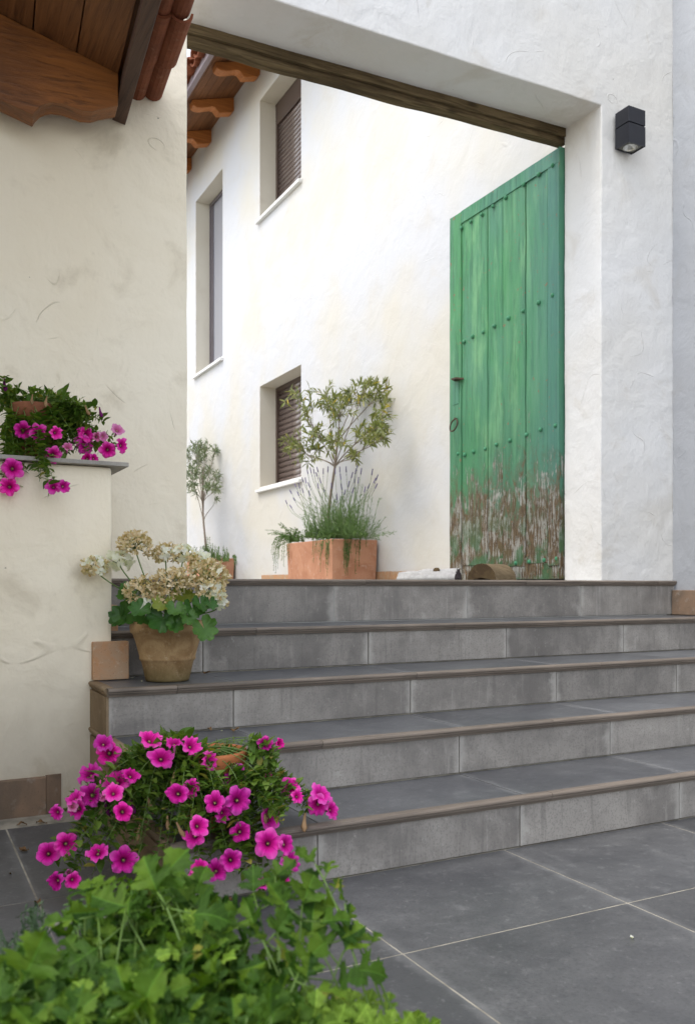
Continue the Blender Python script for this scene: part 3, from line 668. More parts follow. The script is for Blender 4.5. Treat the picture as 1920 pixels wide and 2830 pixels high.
b = MB(); b.box((XD - .008, c.y, c.z), (XD + .002, a.y, a.z)); lp = b.build('lock_plate', m_door, door, bevel=.001)
k = dp(140, 330); k.y -= .055; b = MB(); b.prism([(XD - .006, k.y - .05, k.z - .008), (XD - .05, k.y - .01, k.z), (XD - .045, k.y + .05, k.z + .004), (XD - .006, k.y + .06, k.z)], (0, 0, .012)); b.build('thumb_latch', m_iron, door)
k = dp(120, 710); k.y -= .045; rr = dp(120, 830); r_ = (k.z - rr.z) / 2
b = MB(); b.tube([(XD - .022 - .012 * (1 - math.cos(t)), k.y + math.sin(t) * r_ * 1.0, k.z - r_ + math.cos(t) * r_) for t in [2 * math.pi * i / 20 for i in range(21)]], .0055, 6, cap=False)
b.tube([(XD + .002, k.y, k.z + .004), (XD - .026, k.y, k.z + .004)], .007, 6); b.build('ring_handle', m_iron, door)
a, c = at_x(1240, 1008, XD), at_x(1245, 1024, XD)
b = MB(); b.tube([(XD + .02, yb[0] - .004, a.z), (XD + .02, yb[0] + .018, a.z), (XD + .02, yb[0] + .018, c.z), (XD + .02, yb[0] - .004, c.z)], .004, 6); b.build('staple', m_iron, door)

# ------------------------------------------------------------------ wall lamp
lx0, lx1 = at_y(1693, 340, GY).x, 0; ly = None
r1 = ray(1737, 340); ly = lx0 / r1.x * r1.y; lx1 = at_y(1783, 340, ly).x
dl = depth((lx0, ly, 0)); lz1 = CAMH + (HZ - 289) * dl / F; lz0 = CAMH + (HZ - 390) * dl / F; lzm = CAMH + (HZ - 334) * dl / F
lamp = thing('wall_lamp', 'square black wall lamp on the white plaster right of the gateway', 'lamp', (lx0, GY, lz0))
b = MB(); b.box((lx0, ly, lzm + .004), (lx1, GY - .018, lz1)); b.build('body', m_black, lamp, bevel=.0015)
b = MB(); cx, cy, hw = (lx0 + lx1) / 2, (ly + GY - .018) / 2, (lx1 - lx0) / 2
b.box((lx0, ly, lz0 + .035), (lx1, GY - .018, lzm - .003))
for (a0, a1, c0, c1) in ((lx0, lx1, ly, ly + .008), (lx0, lx1, GY - .026, GY - .018), (lx0, lx0 + .008, ly + .008, GY - .026), (lx1 - .008, lx1, ly + .008, GY - .026)): b.box((a0, c0, lz0), (a1, c1, lz0 + .0351))
b.build('housing', m_black, lamp)
b = MB(); b.box((lx0 + .006, ly + .006, lzm - .0035), (lx1 - .006, GY - .02, lzm + .0045)); b.box((lx0 + .02, GY - .02, lz0 + .03), (lx1 - .02, GY + .002, lz1 - .05)); b.build('joint', m_black, lamp)
b = MB(); N = 28; rad = hw * .66; hx, hy = hw - .009, (GY - .018 - ly) / 2 - .009
ring = [(cx + math.cos(2 * math.pi * i / N) * rad, cy + math.sin(2 * math.pi * i / N) * rad, lz0 + .004) for i in range(N)]
sq = []
for i in range(N):
    t = 2 * math.pi * i / N; k = 1 / max(abs(math.cos(t)), abs(math.sin(t))); sq.append((cx + math.cos(t) * k * hx, cy + math.sin(t) * k * hy, lz0 + .004))
b.add(ring + sq, [(i, (i + 1) % N, N + (i + 1) % N, N + i) for i in range(N)]); b.build('base_plate', m_lampp, lamp)
b = MB(); b.lathe((cx, cy, lz0), [(rad, .0035), (rad * .93, .012), (rad * .7, .026), (rad * .3, .033), (.001, .034)], 28); b.build('reflector', m_lamp, lamp)

# ------------------------------------------------------------------ two logs by the door
def log(name, label, px, py, r, dirv, L, mats, flat, jit, taper=1.0):
    c = at_d(px, py, 5.55); c.z = ZT; d = Vector(dirv).normalized(); sdir = Vector((-d.y, d.x, 0)); b = MB(); N = 18; rows = 7
    rr_ = [r * (1 + rnd.uniform(-jit, jit)) for _ in range(N + 1)]
    for k in range(rows):
        f = (1 + rnd.uniform(-jit, jit) * .8) * (1 - (1 - taper) * k / (rows - 1))
        for i in range(N + 1):
            t = math.pi * i / N; b.v.append(tuple(c + d * (L * k / (rows - 1)) + sdir * (math.cos(t) * rr_[i] * f) + UP * (max(0.001, math.sin(t) * rr_[i] * f * flat))))
    for k in range(rows - 1):
        for i in range(N): b.f.append((k * (N + 1) + i, (k + 1) * (N + 1) + i, (k + 1) * (N + 1) + i + 1, k * (N + 1) + i + 1)); b.mi.append(0); b.sm.append(True)
    o = b.build(name, mats[0], None, org=c); tag(o, label, 'log')
    e = MB(); e.add([tuple(Vector(v) - d * .001) for v in b.v[:N + 1]] + [tuple(c - d * .001 + UP * .02)], [(i + 1, i, N + 1) for i in range(N)]); e.build('cut_end', mats[1], o)
    e = MB(); n0 = (rows - 1) * (N + 1); e.add(b.v[n0:n0 + N + 1], [tuple(range(N + 1))]); e.build('cut_end', mats[1], o)
    return o, b
m_logp = wood('peeled log', (.24, .18, .11), (.17, .125, .075), (.10, .07, .04), 0, .8, .8, .15)
m_loge = clay('dark log end', (.055, .035, .018), (.085, .058, .028), (.12, .08, .04), .9, 2.2)
m_logw = clay('whitewashed bark', (.44, .43, .42), (.34, .33, .32), (.60, .60, .59), .9, 3.0)
m_logd = clay('charcoal log end', (.05, .04, .045), (.075, .06, .062), (.16, .15, .15), .9, 2.2)
log('log', 'peeled brown half log lying in front of the green door', 1330, 1601, .105, (.93, .36, 0), .25, (m_logp, m_loge), 1.05, .01)
lo, lb = log('log', 'whitewashed log with a charred end lying left of the brown half log', 1266, 1601, .075, (-.60, .80, 0), .40, (m_logw, m_logd), 1.1, .16, .7)
b = MB(); p = Vector(lb.v[19 * 2 + 7]); b.lathe(p - UP * .02, [(.022, 0), (.020, .02), (.012, .03), (.0005, .031)], 10, wob=.2); b.build('knot', m_loge, lo)

# ================================================================== plants
def leaf_src(L, Wd, fold=.25, droop=.2, n=6, shape=None, wav=0.0):
    """leaf along +Y from the origin, folded along the midrib"""
    shape = shape or (lambda t: math.sin(math.pi * t ** .8) ** .8)
    b = MB(); cols = [-1, -.5, 0, .5, 1]
    for i in range(n + 1):
        t = i / n; wd = max(.001, shape(min(.999, max(.001, t)))) * Wd / 2
        for c in cols:
            b.v.append((c * wd, t * L, abs(c) * wd * fold - droop * L * t * t + wav * Wd * math.sin(t * 9 + c * 2) * abs(c)))
    for i in range(n):
        for k in range(4): b.f.append((i * 5 + k, i * 5 + k + 1, (i + 1) * 5 + k + 1, (i + 1) * 5 + k)); b.mi.append(0); b.sm.append(True)
    return b
ovate = lambda t: (math.sin(math.pi * t ** .75) ** .9)
lance = lambda t: math.sin(math.pi * t) ** .8

m_pet = leafmat('petunia leaf', [(.055, .125, .014), (.105, .190, .024), (.17, .25, .038), (.08, .155, .018)], .28, .5, (.05, (.30, .27, .05)))
m_stem = plain('green stem', (.12, .19, .05), .6, .3, 0, .3)
m_dry = plain('dry brown petal', (.30, .19, .10), .9, .1, 0, .4)
m_calyx = plain('green calyx', (.10, .17, .035), .6, .3, 0, .2)

def petal_mat(name, inner, mid, outer, vein, thr):
    m = M(name); v = m.obj(); x, y, z = m.xyz(v)
    r = m.math('MULTIPLY', m.math('SQRT', m.math('ADD', m.math('MULTIPLY', x, x), m.math('MULTIPLY', y, y))), 1 / .032)
    th = m.math('ARCTAN2', y, x)
    c = m.ramp(r, [(.10, thr), (.24, inner), (.55, mid), (.95, outer)])
    a = m.math('ABSOLUTE', m.math('SINE', m.math('ADD', m.math('MULTIPLY', th, 2.5), m.math('MULTIPLY', m.noise(v, 90, 2), .5))))
    b_ = m.math('ABSOLUTE', m.math('SINE', m.math('ADD', m.math('MULTIPLY', th, 7.5), m.math('MULTIPLY', m.noise(v, 120, 2), 1.2))))
    vn = m.math('ADD', m.math('MULTIPLY', m.math('SUBTRACT', 1.0, m.step(a, .0, .13)), m.step(r, 1.05, .45)), m.math('MULTIPLY', m.math('SUBTRACT', 1.0, m.step(b_, .0, .22)), m.math('MULTIPLY', m.step(r, .95, .35), .45)))
    c = m.mix(m.math('MULTIPLY', vn, .75), c, vein)
    k = m.math('ADD', m.math('MULTIPLY', m.rand(), .55), .74)
    c = m.mix(1.0, c, m.n('ShaderNodeCombineColor', {0: k, 1: k, 2: m.math('ADD', m.math('MULTIPLY', k, .6), .4)}).outputs[0], 'MULTIPLY')
    return m.out(c, .55, m.bump(m.noise(v, 160, 3), .25, .002), .15, 0.0, .3)
m_mag = petal_mat('magenta petal', (.40, .003, .15), (.74, .014, .36), (.86, .12, .54), (.30, .002, .13), (.07, .003, .04))
m_pale = petal_mat('faded pink petal', (.50, .10, .26), (.62, .20, .42), (.66, .32, .52), (.40, .05, .25), (.3, .1, .15))
m_throat = plain('yellow stamen', (.50, .45, .16), .6)
m_tube = plain('pink flower tube', (.42, .10, .26), .6, .2, 0, .3)
m_dark = plain('purple wilted petal', (.11, .012, .085), .8, .1, 0, .4)

def petunia_src(open_=1.0, seed=0, lobes=5, ruff=1.0):
    """trumpet facing +Z, mouth at the origin, tube behind it"""
    q = random.Random(seed); b = MB(); S = 40; rings = 9; ph = q.uniform(0, 6); lob = [q.uniform(.9, 1.08) for _ in range(lobes)]
    q0, q1 = q.uniform(.20, .34), q.uniform(-.02, .12); tilt = [q.uniform(-.6, .4) for _ in range(lobes)]
    for i in range(rings):
        t = i / (rings - 1)
        for k in range(S):
            a = 2 * math.pi * k / S; u = (k / S * lobes) % 1; li = int(k / S * lobes) % lobes
            lobe = abs(math.sin(math.pi * u)) ** .7
            r = .0045 + (.030 - .0045) * t * open_ * (1 - q0 * t * t * (1 - lobe)) * (1 + q1 * t ** 4 * (1 - abs(2 * u - 1)) ** 3) * (1 + (lob[li] - 1) * lobe * t)
            z = -.018 * (1 - t) ** 2.0 - .006 * (t ** 3) * open_ + tilt[li] * .016 * lobe * t ** 3
            z += ruff * .0022 * t * t * math.sin(a * lobes * 2.0 + ph) + ruff * .0014 * t ** 3 * math.sin(a * 13 + ph * 2)
            if open_ < .8: z += .02 * t * (1 - open_)
            b.v.append((r * math.cos(a), r * math.sin(a), z))
    for i in range(rings - 1):
        for k in range(S):
            l = (k + 1) % S; b.f.append((i * S + k, i * S + l, (i + 1) * S + l, (i + 1) * S + k)); b.mi.append(0); b.sm.append(True)
    b.lathe((0, 0, -.0185), [(.0046, 0), (.0042, -.006), (.0034, -.016), (.0026, -.024)], 10, 1)
    b.lathe((0, 0, -.041), [(.0032, 0), (.0034, -.003), (.0022, -.007), (.001, -.009)], 8, 2)
    for k in range(5):
        a = 2 * math.pi * k / 5; d = Vector((math.cos(a), math.sin(a), 0)); o = Vector((0, 0, -.042)) + d * .003; s = Vector((-d.y, d.x, 0)) * .002
        b.add([o - s, o + s, o + d * .007 + UP * .011 + s * .4, o + d * .007 + UP * .011 - s * .4], [(0, 1, 2, 3)], 2)
    for k in range(4):
        a = 1.6 * k; b.lathe((.0014 * math.cos(a), .0014 * math.sin(a), -.016), [(.0011, 0), (.0012, .002), (.0003, .003)], 5, 3)
    return b
pet_src = [petunia_src(q_, 30 + i_, ruff=r_) for i_, (q_, r_) in enumerate([(1.0, 1.5), (1.05, 2.2), (.94, 1.0), (1.0, 2.8), (.62, 1.2), (.96, 2.4), (1.02, 1.8), (.88, 2.0), (1.0, 3.0), (.8, 1.6)])]
_old = [petunia_src(1.0, 1), petunia_src(1.04, 2, ruff=1.4), petunia_src(.93, 3, ruff=.8), petunia_src(1.0, 11, ruff=1.8), petunia_src(.62, 5), petunia_src(.95, 8, ruff=2.2)]
pet_me = [s.mesh('petunia_flower', [m_mag, m_tube, m_calyx, m_throat]) for s in pet_src]
pale_me = [s.mesh('petunia_flower', [m_pale, m_tube, m_calyx, m_throat]) for s in (pet_src[4], pet_src[2])]
def wilt_src(seed):
    q = random.Random(seed); b = MB(); S = 9
    for i, (r, z) in enumerate([(.0025, 0), (.0032, .008), (.004, .017), (.0062, .026), (.0075, .033), (.004, .041), (.001, .044)]):
        for k in range(S):
            a = 2 * math.pi * k / S; f = 1 + .45 * math.sin(a * 3 + i * .9) * (i / 6)
            b.v.append((r * f * math.cos(a) + .0006 * i * i * .3, r * f * math.sin(a) * .75, z))
    for i in range(6):
        for k in range(S): l = (k + 1) % S; b.f.append((i * S + k, i * S + l, (i + 1) * S + l, (i + 1) * S + k)); b.mi.append(0); b.sm.append(True)
    return b
wilt_me = [wilt_src(1).mesh('wilted_flower', m_dry), wilt_src(4).mesh('wilted_flower', m_dark)]
pl_src = [leaf_src(.027, .0145, .35, .25, 6, ovate, .05), leaf_src(.021, .011, .2, .1, 5, ovate, .03), leaf_src(.036, .020, .15, .3, 7, ovate, .06), leaf_src(.016, .007, .4, -.1, 4, ovate)]
pl_me = [s.mesh('leaf', m_pet) for s in pl_src]

def petunia(root, soil, flowers, extra, wilts, rim_r, leaf_scale=1.0, limit=285, et=.28):
    stems, leaves, fl = MB(), [], []
    def grow(tip, n=None, tipdir=None, dens=.0105, t0=.18):
        d = tip - soil; h = Vector((d.x, d.y, 0)); hn = h.normalized() if h.length > .01 else Vector((1, 0, 0))
        s0 = soil - RT * .045 + Vector((rnd.uniform(-.03, .03), rnd.uniform(-.04, .04), 0)); side = rv(.04); side.z *= .4
        p1 = s0 + hn * min(rim_r * .9, h.length * .4) + UP * (rnd.uniform(.05, .10)) + side
        p2 = soil + d * .72 + UP * (rnd.uniform(.015, .05) + max(0, -d.z) * .30) + side
        if tipdir is not None: p2 = tip - tipdir * .05 + (p2 - tip) * .25
        P = bez(s0, p1, p2, tip, 12)
        stems.tube(P, [.0017 - .0008 * i / 12 for i in range(13)], 5)
        L = sum((P[i + 1] - P[i]).length for i in range(12)); k = max(4, int(L / dens))
        for j in range(k):
            t = t0 + (1 - t0) * (j + rnd.random() * .6) / k
            if t > .985: continue
            f = t * 12; i = min(11, int(f)); p = P[i].lerp(P[i + 1], f - i); ax = (P[i + 1] - P[i]).normalized()
            a = j * 2.4 + rnd.uniform(-.5, .5); o = ax.orthogonal().normalized(); b_ = ax.cross(o)
            dr = (o * math.cos(a) + b_ * math.sin(a)) + ax * rnd.uniform(.0, .45) + UP * .2
            idx = rnd.choice((0, 0, 1, 1, 2, 3, 3)); leaves.append((idx, frame(p, dr, UP + rv(.5) - ax * .2, leaf_scale * rnd.uniform(.85, 1.45) * (1.3 - .4 * t))))
    for (tip, nrm, size, kind) in flowers:
        nrm = Vector(nrm).normalized(); base = tip - nrm * .045 * size / .064
        grow(base, tipdir=nrm, t0=.7 if kind == 'b' else .18)
        s = size / .064; yv = nrm.orthogonal(); yv.rotate(Matrix.Rotation(rnd.uniform(0, 6.3), 3, nrm))
        me = pale_me[rnd.randrange(2)] if kind == 'p' else (pet_me[4] if kind == 'c' else pet_me[rnd.choice((0, 1, 2, 3, 5, 6, 7, 8, 9))])
        fl.append(piece('flower', me, root, frame(tip, yv, nrm, (s * rnd.uniform(.88, 1.1), s * rnd.uniform(.88, 1.1), s)), 'faded pale pink flower' if kind == 'p' else None))
    for tip in extra: grow(tip, dens=.0088, t0=.66 if (tip - soil).dot(RT) > .04 and et < .5 else et)
    for tip, k in wilts:
        grow(tip); d = Vector((rnd.uniform(-.4, .4), rnd.uniform(-.6, .1), -1)); piece('wilted_flower', wilt_me[k], root, frame(tip, d.orthogonal(), d, rnd.uniform(.9, 1.25)), 'wilted flower hanging limp')
    stems.build('stems', m_stem, root, kind='stuff')
    scatter(root, leaves, pl_me, pl_src, m_pet, limit=limit)
def inpoly(x, y, P):
    r = False; j = len(P) - 1
    for i in range(len(P)):
        if (P[i][1] > y) != (P[j][1] > y) and x < (P[j][0] - P[i][0]) * (y - P[i][1]) / (P[j][1] - P[i][1]) + P[i][0]: r = not r
        j = i
    return r
def sample(P, n):
    xs_ = [p[0] for p in P]; ys_ = [p[1] for p in P]; out = []
    while len(out) < n:
        x, y = rnd.uniform(min(xs_), max(xs_)), rnd.uniform(min(ys_), max(ys_))
        if inpoly(x, y, P): out.append((x, y))
    return out
def face(tip, dx, dy, toward=1.0):    # flower axis: toward the viewer, leaning right/up by dx, dy
    v = (EYE - tip).normalized(); return v * toward + RT * dx + UP * dy

# ------------------------------------------------------------------ petunia in the pot on the first step
PC = Vector((.825, 2.455, ZS[0])); PH = .215
pet = thing('potted_petunia', 'sprawling magenta petunia in an orange terracotta pot on the lowest step', 'potted plant', PC, 'potted petunias')
b = MB(); b.lathe(PC, [(.001, .001), (.072, .001), (.078, .02), (.094, PH - .055), (.108, PH - .05), (.112, PH - .01), (.110, PH), (.101, PH), (.097, PH - .02), (.094, PH - .05)], 40); b.build('pot', m_poto, pet)
b = MB(); b.lathe(PC + UP * (PH - .03), [(.098, 0), (.05, .006), (.001, .008)], 20); b.build('soil', m_soil, pet)
soil = PC + UP * (PH - .025)
def dline(px, Y): a = math.atan((px - CX) / F); return Y * math.cos(a) / math.cos(a + YAW)
def pdepth(x, y):
    dr = dline(x, YS[0]); dside = None
    if y < 2180: return min(2.62, dr + .10) if x > 480 else 2.50
    if x < 480: return 2.44 - (y - 2180) * .0004
    if y < 2270: return dr + .02
    return min(2.42, dr - .05)
FL = [(470,210,58,.1,.1,'f'),(452,158,42,0,.9,'f'),(703,225,52,.1,.2,'f'),(660,140,50,.5,1.3,'f'),(840,172,46,.6,.7,'f'),(758,155,40,-.2,1.6,'f'),(922,240,44,.9,.1,'b'),(1025,312,55,.1,.1,'b'),(385,288,50,-.6,1.5,'f'),(505,322,54,-.2,1.0,'f'),(575,297,46,.4,.9,'f'),(390,390,48,-.3,.2,'f'),(495,375,42,.1,.8,'f'),(320,395,42,-.8,1.2,'f'),(240,470,34,-.6,-.1,'f'),(335,455,42,-.2,-.1,'f'),(537,465,50,.2,0,'f'),(768,383,55,-.1,.1,'f'),(838,362,42,.6,.2,'f'),(945,345,42,.7,.5,'f'),(935,420,48,.1,.2,'f'),(1042,412,56,.2,0,'f'),(980,475,42,.5,-.3,'f'),(870,525,48,.2,.3,'f'),(845,565,46,-.3,.5,'f'),(1053,552,52,.1,-.1,'f'),(1180,490,48,.7,.3,'f'),(1170,600,56,.1,-.1,'f'),(1250,605,42,.6,.1,'f'),(1270,680,46,.5,.1,'f'),(1265,352,44,.5,.7,'f'),(1300,395,32,.8,.1,'f'),(1402,380,44,.5,.9,'f'),(1383,440,44,-.1,-.1,'f'),(1452,455,38,.9,.1,'f'),(1157,168,36,.1,.1,'b'),(1220,165,36,1.2,.3,'c'),(290,605,52,0,.1,'f'),(208,645,50,-.4,.1,'f'),(425,635,45,-.1,.7,'f'),(540,675,56,0,-.1,'f'),(235,772,46,-.5,-.2,'f'),(320,765,36,.4,-.3,'f'),(1008,675,50,.4,.1,'f'),(944,718,48,0,.1,'f'),(865,700,42,-.3,.7,'f'),(1146,770,36,.1,.8,'f'),(1247,765,32,.5,-.2,'f'),(846,742,30,-.4,-.4,'f'),(1170,310,28,.8,.4,'c'),(450,405,26,.2,-.6,'p'),(318,440,24,.5,.2,'p'),(300,730,24,.3,-.3,'p')]
mound = [(370, 2090), (500, 2070), (530, 2130), (560, 2190), (700, 2215), (760, 2230), (690, 2260), (600, 2300), (420, 2310), (300, 2260), (250, 2230), (300, 2140)]
fl = []
for x, y, s, dx, dy, k in FL:
    px, py = x * .634, 1950 + y * .634; d = pdepth(px, py) + rnd.uniform(-.03, .0) - (.09 if inpoly(px, py, mound) else .03); tip = at_d(px, py, d)
    fl.append((tip, face(tip, dx + rnd.uniform(-.3, .3), dy + rnd.uniform(-.25, .3)), s * 2.35 * .634 * d / F, k))
arms = [[(620, 2230), (720, 2200), (900, 2240), (890, 2270), (780, 2280), (650, 2290)], [(120, 2310), (260, 2290), (330, 2400), (200, 2440), (120, 2420)], [(500, 2330), (600, 2310), (760, 2330), (830, 2380), (700, 2430), (540, 2420)], [(280, 2300), (480, 2300), (480, 2440), (280, 2420)], [(720, 2050), (780, 2040), (770, 2130), (730, 2150)], [(200, 2170), (330, 2130), (330, 2260), (180, 2230)], [(380, 2060), (500, 2050), (520, 2090), (400, 2110)]]
ex = [at_d(x, y, pdepth(x, y) + rnd.uniform(-.02, .14)) for x, y in sample(mound, 105)]
for P, n in zip(arms, (13, 6, 10, 10, 5, 7, 9)): ex += [at_d(x, y, pdepth(x, y) + rnd.uniform(-.05, .03)) for x, y in sample(P, n)]
wl_ = [((x * .634, 1950 + y * .634), k) for x, y, k in ((645, 400, 0), (760, 290, 0), (730, 480, 0), (770, 510, 0), (610, 520, 0), (335, 540, 1), (570, 410, 1), (740, 660, 0), (1150, 440, 0), (835, 455, 0), (455, 410, 1), (1330, 470, 0))]
petunia(pet, soil, fl, ex, [(at_d(x, y, pdepth(x, y) - .02), k) for (x, y), k in wl_], .11)

# ------------------------------------------------------------------ petunia on the low wall
zc2 = zc + .017; pc = at_y(96, 1200, YL + .17); UC = Vector((pc.x, YL + .17, zc2)); dU = depth(UC)
pet2 = thing('potted_petunia', 'magenta petunia in a brown terracotta pot on the slate coping of the low wall', 'potted plant', UC, 'potted petunias')
uh = (HZ - 1122) * dU / F + CAMH - zc2
b = MB(); b.lathe(UC, [(.001, .001), (.062, .001), (.066, .02), (.078, uh - .058), (.090, uh - .054), (.094, uh - .008), (.092, uh), (.085, uh), (.080, uh - .04)], 36); b.build('pot', m_potd, pet2)
b = MB(); b.lathe(UC + UP * (uh - .025), [(.083, 0), (.001, .008)], 20); b.build('soil', m_soil, pet2)
FU = [(140,650,58,-.1,.1,'b'),(240,665,58,.1,.2,'b'),(355,665,45,.9,.1,'b'),(332,805,52,.2,-.1,'b'),(540,672,50,.4,.3,'f'),(532,742,50,.2,.1,'f'),(605,690,42,.3,.1,'p'),(645,690,32,.6,.0,'p'),(735,640,46,.4,.9,'p'),(672,775,55,.1,-.1,'f'),(765,745,46,.9,.1,'f'),(535,822,40,-.3,.3,'f'),(590,825,32,.8,.2,'f'),(420,752,42,.1,.8,'p'),(80,885,60,.1,.2,'f'),(55,1000,60,-.1,.1,'f'),(335,995,48,.1,.5,'f'),(402,1000,42,.8,.1,'f'),(505,715,42,-.2,-.1,'f'),(500,650,34,-.6,.4,'f')]
fl = []
for x, y, s, dx, dy, k in FU:
    px, py = x * .444, 900 + y * .444; d = (dU - .17) if y < 860 else dU - .25
    if x > 460: d = dU - .05
    tip = at_d(px, py, d); fl.append((tip, face(tip, dx, dy), s * 2.3 * .444 * d / F, k))
ex = []
for P, n, dd in (([(0, 1070), (25, 1060), (35, 1130), (20, 1300), (0, 1330)], 13, -.06), ([(160, 1100), (215, 1110), (290, 1165), (300, 1225), (240, 1270), (170, 1270)], 34, .0), ([(0, 1090), (30, 1095), (60, 1115), (30, 1125), (0, 1130)], 6, .02), ([(160, 1100), (185, 1095), (200, 1130), (165, 1130)], 5, .04), ([(0, 1240), (80, 1250), (110, 1300), (60, 1330), (0, 1340)], 9, -.2), ([(85, 1290), (150, 1310), (140, 1350), (90, 1360)], 5, -.22), ([(150, 1220), (165, 1210), (190, 1260), (160, 1265)], 6, -.08)):
    ex += [at_d(x, y, dU + dd + rnd.uniform(-.05, .05)) for x, y in sample(P, n)]
petunia(pet2, UC + UP * (uh - .02), fl, ex, [(at_d(x, y, dU - .1), k) for x, y, k in ((12, 1045, 1), (90, 1090, 0), (130, 1095, 0), (275, 1125, 1), (235, 1120, 0), (160, 1310, 1), (80, 1330, 1))], .085, et=.55)

# ------------------------------------------------------------------ geranium in the old clay pot on the third step
GC = Vector((at_y(463, 1870, 3.225).x, 3.225, ZS[2])); dG = depth(GC); GH = (HZ - 1716) * dG / F + CAMH - ZS[2]; gr = 101 * dG / F
ger = thing('potted_geranium', 'geranium with dried cream flower heads in a mossy clay pot on the third step', 'potted plant', GC)
k = gr
b = MB(); b.lathe(GC, [(.001, .002), (k * .58, .001), (k * .60, .01), (k * .70, GH * .32), (k * .725, GH * .34), (k * .755, GH * .36), (k * .765, GH * .385), (k * .75, GH * .40), (k * .86, GH * .66), (k * .94, GH * .79), (k * 1.0, GH * .815), (k * 1.02, GH * .90), (k * 1.0, GH * .985), (k * .97, GH), (k * .90, GH), (k * .87, GH * .93), (k * .84, GH * .85)], 48, wob=.006); b.build('pot', m_oldpot, ger)
b = MB(); b.lathe(GC + UP * GH * .88, [(k * .9, 0), (.001, .01)], 24); b.build('soil', m_soil, ger)
m_ger = leafmat('geranium leaf', [(.035, .105, .016), (.055, .145, .022), (.075, .165, .03)], .25, .4, (.12, (.20, .24, .04)))
m_cream_p = leafmat('dried cream petal', [(.70, .58, .38), (.60, .45, .26), (.80, .71, .54), (.50, .34, .17), (.74, .64, .45)], .3, .85, None, .1)
m_white_p = leafmat('white petal', [(.82, .81, .78), (.78, .77, .72), (.84, .83, .81)], .35, .7, None, .15)
def ger_leaf(seed, R_=.045):
    q = random.Random(seed); b = MB(); S = 46; lob = 7; rings = 6; ph = q.uniform(0, 6)
    b.v.append((0, 0, 0))
    for i in range(1, rings + 1):
        t = i / rings
        for j in range(S + 1):
            a = -math.pi / 2 + .20 + (2 * math.pi - .40) * j / S; u = (j / S * lob) % 1
            r = R_ * t * (1 - .27 * t ** 3 * (1 - abs(math.sin(math.pi * u)) ** .6)) * (1 + .03 * math.sin(j * 2.4) * t ** 4)
            z = R_ * (.18 * t * t + .11 * t * t * math.sin(a * 3.5 + ph) + .10 * t * t * abs(math.sin(math.pi * u)) + .06 * t ** 3 * math.sin(j * 1.7))
            b.v.append((r * math.cos(a), r * math.sin(a), z))
    for j in range(S): b.f.append((0, 1 + j, 2 + j)); b.mi.append(0); b.sm.append(True)
    for i in range(rings - 1):
        for j in range(S): o = 1 + i * (S + 1); b.f.append((o + j, o + S + 1 + j, o + S + 2 + j, o + j + 1)); b.mi.append(0); b.sm.append(True)
    return b
gl_me = [ger_leaf(i).mesh('leaf', m_ger) for i in range(4)]
pst = MB(); base = GC + UP * GH * .9
GL = [(565, 700, 88, -.1, .2), (340, 670, 82, -.5, .3), (290, 690, 60, -.7, .1), (420, 640, 60, 0, .5), (690, 560, 62, .1, .7), (750, 640, 62, .4, .4), (820, 760, 74, .35, .0), (640, 640, 55, .2, .6), (500, 590, 55, 0, .8), (800, 610, 55, .6, .7), (640, 735, 50, .1, .1), (370, 560, 45, -.4, .8), (320, 550, 40, -.5, .5), (860, 605, 40, .7, .4), (560, 610, 60, .1, .6), (720, 690, 50, .4, .2), (450, 690, 60, -.2, .4), (330, 505, 36, -.4, .7)]
for x, y, s, dx, dy in GL:
    px, py = 200 + x * .444, 1400 + y * .444; d = dG - (.20 if y > 600 else .12) + rnd.uniform(-.03, .03)
    if x < 400: d = dG - .06
    p = at_d(px, py, d); nrm = face(p, dx, dy + .25); sz = s * 1.2 * .444 * d / F / .045
    piece('leaf', gl_me[rnd.randrange(4)], ger, frame_n(p, nrm, (p - base) * Vector((1, 1, .6)) - UP * .06, sz))
    pst.tube(bez(base + rv(.03), base + UP * .05 + (p - base) * .3, p - nrm.normalized() * .04, p, 8), .0022, 5)
pst.build('petioles', m_stem, ger, kind='stuff')
def floret_src(seed, dried):
    q = random.Random(seed); b = MB()
    for i in range(5):
        a = 2 * math.pi * i / 5 + q.uniform(-.3, .3); L = q.uniform(.010, .0145) * (.95 if dried else 1.2); wd = L * (.55 if dried else .8); up = q.uniform(.2, 1.3) if dried else q.uniform(-.1, .35)
        d = Vector((math.cos(a), math.sin(a), up)).normalized(); s = Vector((-math.sin(a), math.cos(a), 0)); n_ = d.cross(s); c = (q.uniform(-.5, .6) if dried else -.15) * L
        row = []
        for t, wf in ((0, .12), (.4, .75), (.75, 1.0), (1.0, .55)):
            for k in (-1, 0, 1): row.append(d * (L * t) + s * (k * wd * wf / 2) + n_ * (c * t * t + (q.uniform(-.22, .22) * L if dried else .06 * L * abs(k)) * t))
        b.add(row, [(r_ * 3 + k, r_ * 3 + k + 1, r_ * 3 + k + 4, r_ * 3 + k + 3) for r_ in range(3) for k in range(2)], 0, True)
    return b
fd_me = [floret_src(i, True).mesh('floret', m_cream_p) for i in range(4)]; fw_me = [floret_src(20 + i, False).mesh('floret', m_white_p) for i in range(2)]
